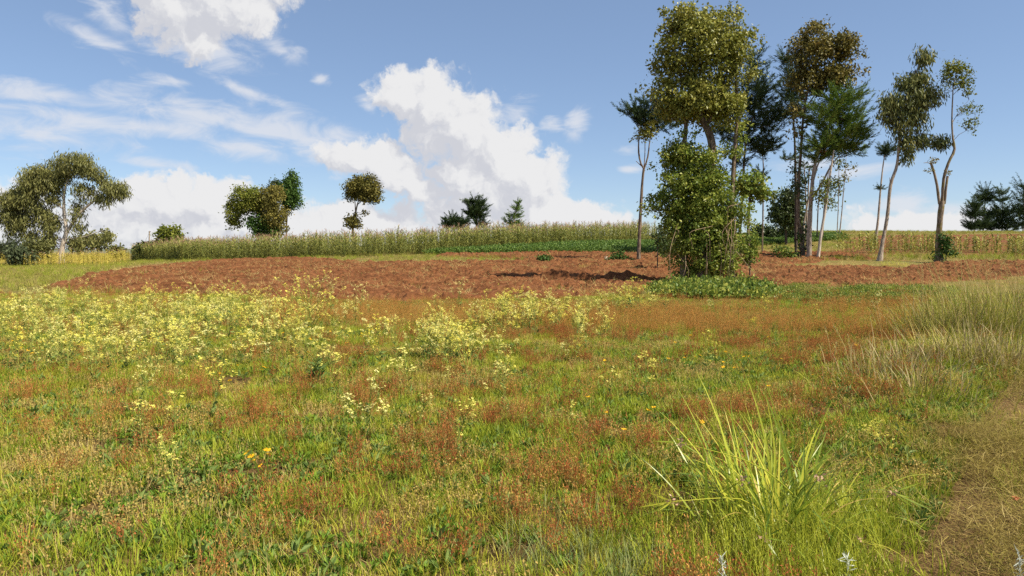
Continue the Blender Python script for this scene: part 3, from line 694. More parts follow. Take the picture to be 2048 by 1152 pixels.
    tree('lopped_cypress', 'thin lopped cypress pole with spiky top tuft on the crest', 'tree', 1753, 88,
         [[(1752, 474, .22), (1757, 430, .18), (1761, 380, .14), (1768, 318, .09), (1776, 290, .03)]], [],
         [dict(kind='cypress', blobs=[(1776, 300, 17, 11), (1772, 305, 14, 8)], n=60, per=30, ls=.34, sp=1.0, m='cypress', tw=6),
          dict(kind='cypress', blobs=[(1762, 376, 6, 4)], n=12, per=22, ls=.3, sp=.7, m='cypress', tw=0, name='side_tuft')], 'bark_pale')
    tree('bent_eucalyptus', 'eucalyptus with a kinked slender trunk and hanging leaves', 'tree', 1761, 54,
         [[(1759, 524, .27), (1766, 480, .19), (1775, 430, .17), (1781, 370, .16), (1794, 330, .15), (1799, 280, .12), (1806, 220, .09), (1826, 160, .06), (1850, 100, .02)]],
         [[(1781, 372, .04), (1779, 355, .02)], [(1800, 270, .05), (1835, 266, .035), (1862, 270, .02), (1885, 272, .01)], [(1803, 240, .06), (1790, 205, .04), (1782, 190, .02)], [(1806, 225, .06), (1840, 190, .04), (1865, 175, .02)]],
         [dict(kind='euc', blobs=[(1851, 102, 14, 16), (1838, 148, 20, 16), (1812, 158, 18, 16), (1782, 196, 18, 20), (1828, 195, 30, 24), (1862, 178, 20, 18), (1800, 235, 20, 20), (1836, 225, 22, 18), (1812, 272, 12, 16), (1846, 266, 16, 8), (1814, 305, 9, 10), (1768, 220, 8, 12)],
               n=330, per=26, ls=.34, sp=.30, m='euc_green', tw=44, shell=.55),
          dict(kind='euc', blobs=[(1878, 274, 15, 8)], n=22, per=28, ls=.32, sp=.24, m='euc_green', tw=6, name='outer_foliage')], 'bark_pale')
    tree('pollarded_tree', 'pollarded mossy trunk with lopped stubs and one tall thin leader', 'tree', 1878, 53,
         [[(1878, 524, .42), (1877, 490, .31), (1879, 450, .27), (1882, 420, .29), (1883, 402, .27)]],
         [[(1884, 410, .17), (1887, 360, .15), (1897, 325, .14), (1909, 298, .13), (1905, 270, .09), (1904, 230, .075), (1906, 180, .05), (1914, 140, .02)],
          [(1879, 408, .15), (1874, 370, .13), (1868, 345, .12), (1862, 326, .12)], [(1889, 408, .13), (1892, 375, .12), (1895, 352, .12)], [(1863, 330, .05), (1856, 325, .04), (1847, 326, .02)],
          [(1906, 282, .03), (1925, 264, .02), (1948, 258, .008)], [(1905, 245, .03), (1920, 220, .02), (1938, 200, .01)], [(1906, 190, .03), (1930, 165, .01)]],
         [dict(kind='broad', blobs=[(1912, 134, 20, 12), (1898, 152, 12, 12), (1932, 142, 16, 12), (1925, 165, 18, 8), (1938, 182, 12, 6), (1890, 172, 6, 14)], n=110, per=15, ls=.17, sp=.2, m='olive_green', tw=26, shell=.6),
          dict(kind='broad', blobs=[(1944, 218, 14, 8), (1940, 246, 12, 8), (1926, 222, 10, 6), (1952, 262, 6, 5)], n=42, per=10, ls=.16, sp=.18, m='olive_green', tw=14, name='side_foliage'),
          dict(kind='broad', blobs=[(1866, 322, 5, 4), (1896, 346, 4, 4), (1858, 340, 3, 3)], n=16, per=12, ls=.13, sp=.12, m='olive', tw=0, name='stub_shoots')], 'bark_mossy', None, 20, .012)
    # conifers on the right skyline
    for lab, bx, Y, tr, bl in (
        ('leftmost shaggy conifer of the dark group on the right skyline', 1950, 150, [(1949, 468, .14), (1950, 440, .12), (1951, 415, .06)], [(1950, 412, 13, 10), (1947, 428, 15, 9), (1945, 452, 16, 8), (1962, 452, 14, 8)]),
        ('tallest-crowned shaggy conifer left of centre in the dark group on the right skyline', 1970, 155, [(1966, 468, .16), (1969, 420, .13), (1972, 380, .05)], [(1972, 382, 9, 8), (1972, 396, 14, 9), (1962, 396, 8, 8), (1978, 430, 16, 12), (1980, 452, 18, 10)]),
        ('shaggy conifer with rounded top between two others on the right skyline', 2006, 152, [(2004, 468, .16), (2005, 420, .13), (2005, 385, .05)], [(2005, 386, 9, 8), (2003, 398, 14, 9), (2010, 422, 22, 14), (2000, 440, 22, 14), (2012, 456, 26, 10)]),
        ('rightmost tall dark conifer cut by the edge of the picture', 2046, 148, [(2046, 468, .2), (2047, 420, .16), (2048, 365, .05)], [(2048, 372, 12, 10), (2046, 390, 16, 12), (2040, 420, 20, 16), (2040, 445, 30, 16), (2060, 410, 24, 24)])):
        tree('skyline_conifer', lab, 'tree', bx, Y, [tr], [], [dict(kind='cypress', blobs=bl, n=190, per=34, ls=.55, sp=2.0, m='cypress', tw=12, shell=.5)], 'bark_pale', 'conifers on the right skyline')

    # left half of the skyline
    tree('great_eucalyptus', 'large spreading eucalyptus with forked white trunk on the far left', 'tree', 124, 112,
         [[(122, 510, .60), (128, 480, .48), (133, 462, .42), (128, 425, .32), (128, 390, .25), (138, 350, .14), (148, 315, .05)]],
         [[(133, 466, .34), (145, 446, .32), (162, 424, .28), (184, 405, .22), (205, 390, .14), (228, 376, .06)], [(128, 420, .16), (108, 402, .12), (82, 385, .07)], [(128, 398, .14), (108, 370, .1), (95, 345, .05)],
          [(132, 478, .12), (165, 474, .07), (198, 463, .04)], [(128, 440, .14), (90, 440, .1), (55, 430, .06)]],
         [dict(kind='euc', blobs=[(150, 318, 36, 20), (112, 332, 32, 24), (68, 352, 26, 22), (38, 386, 26, 26), (24, 420, 18, 26), (60, 388, 24, 20), (96, 366, 28, 16), (166, 372, 16, 18), (196, 345, 12, 18), (226, 368, 24, 16), (212, 388, 20, 10), (30, 448, 16, 16), (100, 440, 18, 20), (156, 436, 10, 18), (60, 425, 8, 12), (15, 400, 18, 26), (85, 345, 24, 18), (240, 375, 12, 12), (100, 425, 12, 16), (175, 330, 18, 14), (45, 438, 18, 16), (78, 412, 12, 12), (152, 408, 12, 14), (108, 392, 12, 10)],
               n=640, per=52, ls=.50, sp=.50, m='euc', tw=60, shell=.42),
          dict(kind='euc', blobs=[(216, 462, 10, 8), (192, 478, 14, 8), (160, 478, 12, 12), (60, 462, 14, 14), (95, 475, 16, 14)], n=90, per=24, ls=.6, sp=.45, m='euc', tw=16, name='low_foliage')], 'bark_white', None, 40, .06)
    tree('feathery_shrub', 'grey green feathery shrub beneath the great eucalyptus at the left edge', 'shrub', 22, 106, [[(22, 534, .14), (24, 510, .1), (24, 490, .05)]], [],
         [dict(kind='cypress', blobs=[(10, 492, 26, 14), (38, 496, 22, 14), (-20, 490, 24, 14), (20, 508, 30, 12)], n=150, per=26, ls=.5, sp=1.1, m='grey_leaf', tw=10)], 'bark_brown')
    tree('blue_green_shrub', 'dark blue green bush dipping in front of the yellow maize', 'shrub', 44, 96, [[(44, 536, .1), (45, 520, .07), (45, 508, .04)]], [],
         [dict(kind='broad', blobs=[(46, 512, 18, 12), (42, 524, 18, 9), (30, 505, 14, 8)], n=110, per=22, ls=.34, sp=.36, m='grey_leaf', tw=8)], 'bark_brown')
    tree('brown_shrub', 'brownish bush between the blue green bush and the eucalyptus trunk', 'shrub', 68, 104, [[(68, 536, .1), (68, 505, .06), (70, 485, .03)]], [],
         [dict(kind='broad', blobs=[(68, 492, 16, 14), (82, 498, 16, 10), (66, 508, 14, 8)], n=90, per=20, ls=.34, sp=.4, m='euc', tw=10)], 'bark_brown')
    for lab, bx, bl in (('small bushy tree right behind the eucalyptus trunk', 160, [(160, 486, 16, 12), (150, 492, 12, 8)]),
                        ('small spindly tree under the hanging right bough of the eucalyptus', 196, [(184, 480, 10, 12), (200, 486, 16, 10), (214, 470, 8, 12)]),
                        ('lone round bush in the gap right of the eucalyptus', 234, [(234, 502, 7, 4)])):
        tree('distant_bush', lab, 'tree', bx, 135, [[(bx, 528, .12), (bx, 500, .09), (bx + 2, 480 if bx < 230 else 500, .04)]], [], [dict(kind='broad', blobs=bl, n=60, per=18, ls=.5, sp=.55, m='euc', tw=8)], 'bark_brown')
    tree('round_bush_tree', 'round green bushy tree rising over the left end of the maize', 'tree', 337, 100, [[(337, 522, .2), (337, 490, .15), (337, 470, .08)]], [],
         [dict(kind='broad', blobs=[(338, 466, 18, 12), (330, 478, 16, 14), (350, 480, 14, 12), (338, 488, 24, 10)], n=170, per=20, ls=.36, sp=.36, m='olive_green', tw=12)], 'bark_brown')
    tree('low_dark_bush', 'low dark bush beside the round bushy tree over the maize', 'shrub', 292, 104, [[(292, 524, .1), (292, 500, .07), (292, 490, .04)]], [],
         [dict(kind='broad', blobs=[(292, 494, 14, 5), (284, 498, 8, 5), (305, 494, 10, 5)], n=60, per=18, ls=.36, sp=.36, m='dark_leaf', tw=6)], 'bark_brown')
    tree('olive_clump_tree', 'wide olive brown tree with an arching crown behind the maize', 'tree', 532, 110,
         [[(532, 512, .3), (530, 470, .28), (520, 440, .2), (505, 405, .1)], [(552, 512, .22), (555, 470, .2), (548, 430, .14), (545, 390, .06)]], [[(520, 440, .14), (495, 430, .1), (472, 425, .05)]],
         [dict(kind='broad', blobs=[(490, 394, 28, 18), (470, 425, 17, 22), (515, 396, 22, 18), (500, 415, 24, 14), (468, 448, 12, 8)], n=260, per=40, ls=.28, sp=.33, m='olive_green', tw=18),
          dict(kind='broad', blobs=[(545, 395, 20, 24), (548, 430, 24, 24), (556, 458, 16, 14), (535, 412, 18, 20)], n=230, per=40, ls=.28, sp=.33, m='olive', tw=14, name='brown_crown'),
          dict(kind='broad', blobs=[(518, 445, 22, 20), (520, 465, 20, 10), (540, 462, 20, 12)], n=130, per=36, ls=.28, sp=.33, m='deep_green', tw=8, name='lower_crown')], 'bark_brown')
    tree('pointed_green_tree', 'fresh dark green pointed tree behind the olive brown one', 'tree', 574, 116,
         [[(572, 512, .2), (573, 460, .18), (575, 420, .14), (580, 380, .06)]], [],
         [dict(kind='broad', blobs=[(580, 384, 20, 22), (584, 362, 12, 12), (582, 404, 18, 14), (575, 418, 8, 10), (566, 380, 10, 14), (585, 350, 4, 7)], n=220, per=40, ls=.27, sp=.30, m='deep_green', tw=10),
          dict(kind='broad', blobs=[(550, 368, 7, 8), (544, 380, 8, 8)], n=30, per=22, ls=.3, sp=.3, m='dark_leaf', tw=3, name='side_tuft')], 'bark_brown')
    tree('lollipop_tree', 'lone tree with rounded crown above a small leafy ball', 'tree', 705, 106,
         [[(705, 500, .24), (706, 450, .22), (711, 425, .19), (716, 405, .12), (728, 375, .05)]], [[(711, 425, .12), (710, 405, .1), (705, 385, .05)], [(714, 410, .1), (735, 392, .06), (750, 380, .03)]],
         [dict(kind='broad', blobs=[(708, 374, 17, 16), (742, 376, 18, 18), (704, 390, 13, 9), (746, 394, 15, 10), (725, 375, 24, 18), (728, 394, 18, 8), (740, 358, 8, 6), (712, 358, 8, 6)], n=270, per=40, ls=.27, sp=.30, m='olive', tw=20),
          dict(kind='broad', blobs=[(707, 442, 12, 12), (706, 450, 10, 6)], n=50, per=24, ls=.3, sp=.32, m='olive', tw=3, name='leafy_ball'),
          dict(kind='broad', blobs=[(732, 425, 6, 4)], n=7, per=12, ls=.3, sp=.25, m='olive', tw=3, name='side_tuft')], 'bark_brown')
    tree('dense_cypress', 'dense dark green cypress with flat top on the skyline', 'tree', 952, 128,
         [[(952, 490, .24), (953, 440, .2), (952, 410, .08)]], [],
         [dict(kind='cypress', blobs=[(948, 404, 22, 7), (952, 414, 22, 10), (955, 430, 18, 13), (946, 425, 14, 14), (958, 448, 16, 8)], n=230, per=30, ls=.5, sp=1.3, m='cypress', tw=10, shell=.5)], 'bark_brown')
    tree('low_cypress', 'low spreading cypress bush left of the flat-topped one', 'shrub', 906, 126, [[(908, 490, .14), (908, 455, .1), (908, 440, .05)]], [],
         [dict(kind='cypress', blobs=[(905, 440, 16, 8), (896, 450, 12, 8), (925, 446, 16, 10), (912, 452, 24, 8)], n=150, per=28, ls=.5, sp=1.2, m='cypress', tw=8)], 'bark_brown')
    tree('tiered_conifer', 'small tapering conifer with tiered swept boughs on the skyline', 'tree', 1028, 128, [[(1027, 488, .14), (1029, 440, .1), (1035, 403, .03)]], [],
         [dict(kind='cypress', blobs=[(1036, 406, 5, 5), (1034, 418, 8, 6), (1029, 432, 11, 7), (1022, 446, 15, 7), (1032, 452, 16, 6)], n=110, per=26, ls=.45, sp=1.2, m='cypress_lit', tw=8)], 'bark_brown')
    for lab, bx, Y, bl in (('dark clipped hedge shrub below the round dark tree', 1590, 90, [(1590, 461, 20, 6), (1574, 462, 12, 5)]),
                           ('dark rounded hedge shrub beside the ivy-clad tree on the crest', 1525, 90, [(1515, 460, 16, 6), (1535, 463, 14, 5), (1548, 466, 10, 4)])):
        tree('hedge_shrub', lab, 'shrub', bx, Y, [[(bx, 478, .1), (bx, 470, .08), (bx, 463, .05)]], [], [dict(kind='broad', blobs=bl, n=70, per=22, ls=.3, sp=.34, m='dark_leaf', tw=4)], 'bark_dark')
    for lab, bx, Y, bl, mm in (('fresh green bush hugging the foot of the pollarded trunk', 1892, 52.6, [(1891, 492, 10, 12), (1897, 505, 13, 10), (1886, 478, 6, 8), (1868, 510, 6, 8)], 'deep_green'),
                               ('small sapling bush at the foot of the rusty-leaved tree', 1575, 54, [(1572, 508, 14, 9), (1560, 500, 12, 8), (1584, 515, 10, 8)], 'ivy_green'),
                               ('low leafy shrub growing on bare soil beside the forked tree', 1236, 52, [(1236, 517, 15, 7), (1224, 521, 8, 5), (1246, 522, 10, 4)], 'deep_green'),
                               ('leafy shrub spilling right from the ivy-clad tree', 1500, 40, [(1502, 478, 12, 12), (1496, 505, 12, 18)], 'ivy_green'),
                               ('dark shrub behind the left edge of the ivy-clad tree', 1315, 45, [(1320, 470, 12, 12), (1330, 490, 12, 18)], 'dark_leaf'),
                               ('small tuft of weeds on the ploughed soil edge mid field', 1089, 52, [(1089, 520, 8, 5)], 'deep_green')):
        tree('leafy_shrub', lab, 'shrub', bx, Y, [[(bx, ground(bx, 540)[0] * 0 + 530, .05), (bx, bl[0][1] + 2, .03)]], [], [dict(kind='broad', blobs=bl, n=60, per=16, ls=.16, sp=.18, m=mm, tw=8)], 'bark_brown', None, 8, .012)


build_trees()


# ------------------------------------------------------------------ scattering of what nobody could count: points with a source plant each
def make_scatter(name, sources, pts, rot, scl, idx, label=None):
    src = bpy.data.collections.new(name + '_sources')
    for i, o in enumerate(sources): o.name = '%s_kind_%02d' % (name, i); src.objects.link(o)
    me = bpy.data.meshes.new(name); n = len(pts); me.vertices.add(n); me.vertices.foreach_set('co', np.asarray(pts, np.float32).ravel())
    a = me.attributes.new('rot', 'FLOAT_VECTOR', 'POINT'); a.data.foreach_set('vector', np.asarray(rot, np.float32).ravel())
    a = me.attributes.new('scl', 'FLOAT_VECTOR', 'POINT'); a.data.foreach_set('vector', np.asarray(scl, np.float32).ravel())
    a = me.attributes.new('idx', 'INT', 'POINT'); a.data.foreach_set('value', np.asarray(idx, np.int32))
    o = bpy.data.objects.new(name, me); COL.objects.link(o); tag(o, label, None, None, 'stuff')
    g = bpy.data.node_groups.new(name + '_scatter', 'GeometryNodeTree'); g.is_modifier = True
    g.interface.new_socket('Geometry', in_out='INPUT', socket_type='NodeSocketGeometry'); g.interface.new_socket('Geometry', in_out='OUTPUT', socket_type='NodeSocketGeometry')
    N = NT(g); gi = N.n('NodeGroupInput'); go = N.n('NodeGroupOutput')
    ci = N.n('GeometryNodeCollectionInfo'); ci.inputs['Collection'].default_value = src; ci.inputs['Separate Children'].default_value = True; ci.inputs['Reset Children'].default_value = True
    ip = N.n('GeometryNodeInstanceOnPoints'); ip.inputs['Pick Instance'].default_value = True
    def na(nm, t): nd = N.n('GeometryNodeInputNamedAttribute', data_type=t); nd.inputs['Name'].default_value = nm; return nd.outputs['Attribute']
    er = N.n('FunctionNodeEulerToRotation'); N.l(na('rot', 'FLOAT_VECTOR'), er.inputs[0])
    N.l(gi.outputs[0], ip.inputs['Points']); N.l(ci.outputs[0], ip.inputs['Instance']); N.l(na('idx', 'INT'), ip.inputs['Instance Index'])
    N.l(er.outputs[0], ip.inputs['Rotation']); N.l(na('scl', 'FLOAT_VECTOR'), ip.inputs['Scale']); N.l(ip.outputs[0], go.inputs[0])
    md = o.modifiers.new('scatter', 'NODES'); md.node_group = g
    return o


def scatter(name, sources, x, y, smin, smax, idx=None, tilt=0.12, label=None, zoff=0.0, sc=None, onfield=False):
    n = len(x); z = H(x, y) + zoff
    rot = np.stack([R.normal(0, tilt, n), R.normal(0, tilt, n), R.uniform(0, 6.283, n)], 1)
    s = (R.uniform(smin, smax, n) if sc is None else sc); scl = np.stack([s, s, s * R.uniform(0.85, 1.15, n)], 1)
    if idx is None: idx = R.integers(0, len(sources), n)
    return make_scatter(name, sources, np.stack([x, y, z], 1), rot, scl, idx, label)


def wedge(n, y0, y1, half=0.74, bias=1.0):
    """even cover of the ground in view between two depths (a margin at the sides)"""
    y = np.sqrt(R.uniform(y0 ** 2, y1 ** 2, n)) if bias == 1 else y0 + (y1 - y0) * R.random(n) ** bias
    x = R.uniform(-half, half, n) * (y + 0.9)
    return x, y


def src_tuft(n, h, w, spread, lean, bend, m, seg=3):
    mb = MB(); a = R.uniform(0, 6.283, n); r = spread * np.sqrt(R.random(n))
    B = np.stack([np.cos(a) * r, np.sin(a) * r, np.full(n, -0.015)], 1)
    blades(mb, B, a + R.normal(0, 0.7, n), h * R.uniform(0.45, 1.15, n), w * R.uniform(0.7, 1.2, n), np.abs(R.normal(lean, lean * .6, n)), R.normal(bend, bend * .5, n), seg)
    return mb.build('tuft', m, None, False, False)


def src_rosette(n, l, m, up=0.5):
    mb = MB(); a = R.uniform(0, 6.283, n); B = np.stack([np.cos(a) * .02, np.sin(a) * .02, np.zeros(n)], 1)
    hgt = R.uniform(0, l * 1.2, n); B[:, 2] += hgt * 0.6
    D = np.stack([np.cos(a), np.sin(a), R.uniform(0.1, 2 * up, n)], 1); L = l * R.uniform(.5, 1.1, n)
    kites(mb, B, D, L, L * R.uniform(.28, .45, n), 0, None, .2)
    return mb.build('rosette', m, None, False, False)


def src_sorrel(ns, h, heads):
    mb = MB()
    for i in range(ns):
        a = R.uniform(0, 6.283); r = R.uniform(0, .09); b = np.array([math.cos(a) * r, math.sin(a) * r, -.01])
        hh = h * R.uniform(.5, 1.15); tip = b + np.array([R.normal(0, .14) * hh, R.normal(0, .14) * hh, hh]); st = .0016
        for side in (np.array([st, 0, 0]), np.array([0, st, 0])):
            mb.add([b - side, b + side, tip + side * .5, tip - side * .5], [[0, 1, 2, 3]], 0)
        k = R.integers(10, 18); t = R.uniform(.40, 1.02, k)[:, None]
        p = b + (tip - b) * t + R.normal(size=(k, 3)) * .008 * np.array([1, 1, .5]) * (1.25 - t * .6)
        D = R.normal(size=(k, 3)) * .45 + np.array([0, 0, 1.]); kites(mb, p, D, R.uniform(.008, .020, k), R.uniform(.003, .006, k), 1)
    nb = 12; a = R.uniform(0, 6.283, nb); D = np.stack([np.cos(a), np.sin(a), R.uniform(.3, 1.5, nb)], 1)
    kites(mb, np.zeros((nb, 3)), D, R.uniform(.03, .06, nb), .010, 2)
    return mb.build('sorrel', [M['sorrel_stem'], heads, M['herb']], None, False, False)


def src_seed(n, h):
    mb = MB(); a = R.uniform(0, 6.283, n); r = .10 * np.sqrt(R.random(n)); B = np.stack([np.cos(a) * r, np.sin(a) * r, np.zeros(n)], 1)
    L = h * R.uniform(.5, 1.1, n); d = unit(np.stack([np.cos(a) * .3, np.sin(a) * .3, np.ones(n)], 1) + R.normal(size=(n, 3)) * .15)
    kites(mb, B, d, L, .004, 0); tip = B + d * L[:, None]
    for q in range(3): kites(mb, tip - d * (.02 * q) + R.normal(size=(n, 3)) * .006, R.normal(size=(n, 3)), .015, .010, 1)
    return mb.build('seedheads', [M['grass_dry'], M['seed']], None, False, False)


def mustard_parts(h, nb, dense=1.0, leafy=1.0, wide=1.0):
    """branching flowering stem: (stem, flowers, leaves) builders"""
    st, fl, lv = MB(), MB(), MB()
    ln = R.normal(0, .10, 2); main = np.array([[0, 0, -.02], [ln[0] * .3 * h, ln[1] * .3 * h, .4 * h], [ln[0] * h, ln[1] * h, .95 * h]])
    p, r = resample(main, [.005, .004, .002], 7); tube(st, p, r, 4)
    tips = [p[-1]]
    for i in range(nb):
        t = R.uniform(.15, .9); b = p[0] + (p[-1] - p[0]) * t; a = R.uniform(0, 6.283); l = h * R.uniform(.22, .55) * (1.15 - .5 * t) * (1 if wide == 1 else 1.25)
        d = np.array([math.cos(a), math.sin(a), R.uniform(.9, 2.0) / wide]); d /= np.linalg.norm(d)
        e = b + d * l + np.array([0, 0, .06 * l]); q, rr = resample([b, (b + e) / 2 + np.array([math.cos(a), math.sin(a), 0]) * .05 * l, e], [.003, .0022, .0014], 5); tube(st, q, rr, 3); tips.append(e)
        if R.random() < .6:
            b2 = q[2]; a2 = R.uniform(0, 6.283); e2 = b2 + np.array([math.cos(a2) * .4, math.sin(a2) * .4, 1]) * l * .45
            q2, r2 = resample([b2, e2], [.0026, .0016], 3); tube(st, q2, r2, 3); tips.append(e2)
    for e in tips:
        k = max(3, int(R.integers(5, 10) * dense)); c = e + np.stack([R.normal(0, .017, k), R.normal(0, .017, k), R.normal(-.012, .016, k)], 1)
        for j in range(k):            # four petals each
            a0 = R.uniform(0, 1.57); up = unit(np.array([R.normal(0, .35), R.normal(0, .35), 1.0])); X = unit(np.cross(up, [.3, 1, 0])); Yv = np.cross(up, X); s = R.uniform(.0085, .0125)
            dv = [X * math.cos(a0 + q) + Yv * math.sin(a0 + q) for q in (0, 1.571, 3.142, 4.712)]
            V = []; Fq = []
            for q in range(4):
                w = dv[(q + 1) % 4] * .48; V += [c[j], c[j] + dv[q] * s * .8 + w * s, c[j] + dv[q] * s * 1.3 + up * .003, c[j] + dv[q] * s * .8 - w * s]; Fq.append([4 * q, 4 * q + 1, 4 * q + 2, 4 * q + 3])
            fl.add(V, Fq, 0, R.random())
    n = int(18 * leafy); a = R.uniform(0, 6.283, n); t = R.random(n) ** 1.8 * .75 / max(1, leafy * .6); B = p[0] + (p[-1] - p[0]) * t[:, None]
    D = np.stack([np.cos(a), np.sin(a), R.uniform(.1, 1.1, n)], 1); L = min(h, .8) * .20 * (1.1 - t) * R.uniform(.5, 1.1, n); kites(lv, B, D, L, L * .3, 0, None, .2)
    return st, fl, lv


def src_mustard(h, nb, dense=1.0):
    s, f, l = mustard_parts(h, nb, dense, 0.9); mb = MB()
    for i, b in enumerate((s, f, l)):
        for V, Fc, K in [(np.concatenate(b.v), None, None)]:
            off = 0
            for v, fc, k in zip(b.v, b.f, b.k): mb.add(v, (fc - off).reshape(-1, k[0]), i); off += len(v)
    return mb.build('mustard', [M['mustard_stem'], M['petal'], M['mustard_leaf']], None, False, False)


def not_in(x, y, *Q):
    k = np.ones(len(x), bool)
    for q in Q: k &= ~inside(q, x, y)
    return k


def meadow():
    soil = lambda x, y: soil_mask(x, y - 1.0 - 1.5 * fbm(x * .7, y * .7, 27, 2))
    # short turf
    src = [src_tuft(40, .10, .0055, .12, .30, .7, M['grass']) for _ in range(4)] + [src_tuft(34, .13, .0065, .09, .25, .6, M['grass_fresh']) for _ in range(2)] + [src_tuft(30, .12, .004, .11, .4, .9, M['grass_dry']) for _ in range(2)]
    x, y = wedge(70000, 2.6, 27.5); k = ~soil(x, y) & (not_in(x, y, STRAW) | (R.random(len(x)) < .12)); x, y = x[k], y[k]
    fresh = fbm(x * 1.5, y * 1.5, 71, 3); dry = fbm(x * 1.2, y * 1.2, 75, 3); rr = R.random(len(x))
    idx = np.where(rr < np.clip((fresh - .42) * 4, .03, .8), 4 + R.integers(0, 2, len(x)), np.where(rr > 1 - np.clip((dry - .48) * 3, .03, .45), 6 + R.integers(0, 2, len(x)), R.integers(0, 4, len(x))))
    bare = fbm(x * 1.3, y * 1.3, 79, 3); k = bare > .315; x, y, idx = x[k], y[k], idx[k]
    scatter('meadow_grass', src, x, y, .7, 1.35, idx)
    # herbs with broader leaves
    src = [src_rosette(26, .040, M['herb'], .9) for _ in range(3)] + [src_rosette(34, .034, M['herb'], 1.4), src_rosette(14, .06, M['mustard_leaf'], .7)]
    x, y = wedge(90000, 2.6, 25); k = ~soil(x, y) & not_in(x, y, STRAW) & (fbm(x * 1.1, y * 1.1, 81, 3) > R.uniform(.30, .62, len(x))); x, y = x[k], y[k]
    scatter('meadow_herbs', src, x, y, .7, 1.4)
    # red sorrel in drifts, and the rusty band along the far edge
    src = [src_sorrel(11, .20, M['sorrel']) for _ in range(4)] + [src_sorrel(9, .30, M['sorrel_rust']) for _ in range(3)]
    x, y = wedge(46000, 2.6, 28); k = ~soil(x, y) & not_in(x, y, STRAW); x, y = x[k], y[k]
    px, row = pix(x, y, H(x, y) + .2)
    band = np.exp(-((row - 628) / 24) ** 2) * np.clip((px - 1180) / 160, 0, 1) * np.clip((1880 - px) / 60, 0, 1) + .75 * np.exp(-((row - 622) / 18) ** 2) * np.clip((px - 480) / 80, 0, 1) * np.clip((1300 - px) / 100, 0, 1)
    pt = fbm(x * 2.1, y * 2.1, 91, 3); pt2 = fbm(x * .28, y * .28, 95, 2)
    pr = np.clip((pt - .55) * 7, 0, 1) * np.clip(.25 + (pt2 - .4) * 3, .05, 1) * (.30 + .5 * np.clip(px / 1000, 0, 1)) * np.clip((1900 - px) / 100, 0, 1) + .025
    low = np.exp(-(((px - 1180) / 170) ** 2 + ((row - 960) / 60) ** 2)) + .7 * np.exp(-(((px - 1600) / 230) ** 2 + ((row - 790) / 40) ** 2))
    cg = ground(1560, 1075); pr = (pr * 1.15 + band * np.clip(.25 + (pt2 - .35) * 2 + (pt - .5), .12, .75) + low * .35) * (np.hypot(x - cg[0], y - cg[1] + .1) > .75)
    k = R.random(len(x)) < np.clip(pr, 0, 1); bnd = (band > .25)[k]; x, y = x[k], y[k]
    idx = np.where(bnd, 4 + R.integers(0, 3, len(x)), R.integers(0, 5, len(x)))
    scatter('red_sorrel', src, x, y, .75, 1.25, idx)
    # ochre seeding annuals
    src = [src_seed(30, .10) for _ in range(4)]
    x, y = wedge(14000, 2.6, 26); k = ~soil(x, y) & not_in(x, y, STRAW) & (fbm(x * 1.3, y * 1.3, 101, 3) > R.uniform(.46, .68, len(x))); x, y = x[k], y[k]
    scatter('seeding_annuals', src, x, y, .8, 1.3)
    # pale blue-green grass at the bottom, right of the middle
    x = R.uniform(-.6, 1.4, 420); y = R.uniform(3.0, 4.6, 420); px, row = pix(x, y, 0 * x)
    k = R.random(420) < np.exp(-(((px - 1190) / 110) ** 2 + ((row - 1130) / 45) ** 2)); scatter('bluish_grass', [src_tuft(34, .17, .005, .08, .25, .5, M['grass_blue']) for _ in range(3)], x[k], y[k], .8, 1.2)
    # the flower bank on the left and its outliers: mustard too crowded to count
    cl = [(240, 660, 330, 42, 620), (60, 640, 160, 30, 240), (440, 640, 160, 26, 330), (120, 720, 200, 50, 150), (330, 700, 220, 40, 190), (660, 720, 120, 46, 70), (900, 715, 70, 30, 100), (1060, 655, 90, 20, 170), (1245, 626, 60, 10, 100), (720, 650, 200, 24, 50),
          (1180, 690, 160, 40, 34), (900, 800, 500, 120, 26), (250, 830, 220, 60, 26), (1400, 700, 250, 60, 20), (800, 880, 700, 120, 22), (980, 665, 110, 20, 30), (600, 625, 120, 12, 40), (1500, 640, 250, 15, 26)]
    xs, ys = [], []
    for a, b, sa, sb, n in cl:
        for q in range(int(n * .25)):
            g = ground(R.normal(a, sa * .6), max(608, R.normal(b, sb * .6)), 60); xs.append(g[0]); ys.append(g[1])
    x = np.array(xs); y = np.array(ys); k = ~soil(x, y) | (R.random(len(x)) < .1); x, y = x[k], y[k]
    src = [src_mustard(.62, 9), src_mustard(.7, 11), src_mustard(.52, 8), src_mustard(.8, 12, .8), src_mustard(.45, 6), src_mustard(.6, 10, 1.1)]
    scatter('mustard_bank', src, x, y, .62, 1.02, None, .16)
    # small orange daisies
    mb = MB(); n = 9; a = np.arange(n) * 6.283 / n
    kites(mb, np.tile([0, 0, .16], (n, 1)), np.stack([np.cos(a), np.sin(a), .2 + 0 * a], 1), .022, .010, 0); kites(mb, np.zeros((2, 3)), np.array([[0, 0, 1.], [0, .02, 1]]), .16, .005, 1)
    daisy = mb.build('daisy', [M['petal_orange'], M['herb']], None, False, False)
    xs = []
    for a, b, sa, sb, n in ((590, 690, 160, 40, 22), (1460, 740, 200, 40, 22), (80, 700, 80, 30, 14), (530, 960, 30, 10, 6), (1300, 850, 250, 80, 8), (760, 700, 200, 60, 14), (480, 760, 60, 30, 6)):
        for q in range(n): g = ground(R.normal(a, sa * .6), max(612, R.normal(b, sb * .6)), 60); xs.append(g[:2])
    xs = np.array(xs); scatter('orange_daisies', [daisy], xs[:, 0], xs[:, 1], .8, 1.4, None, .3)


meadow()


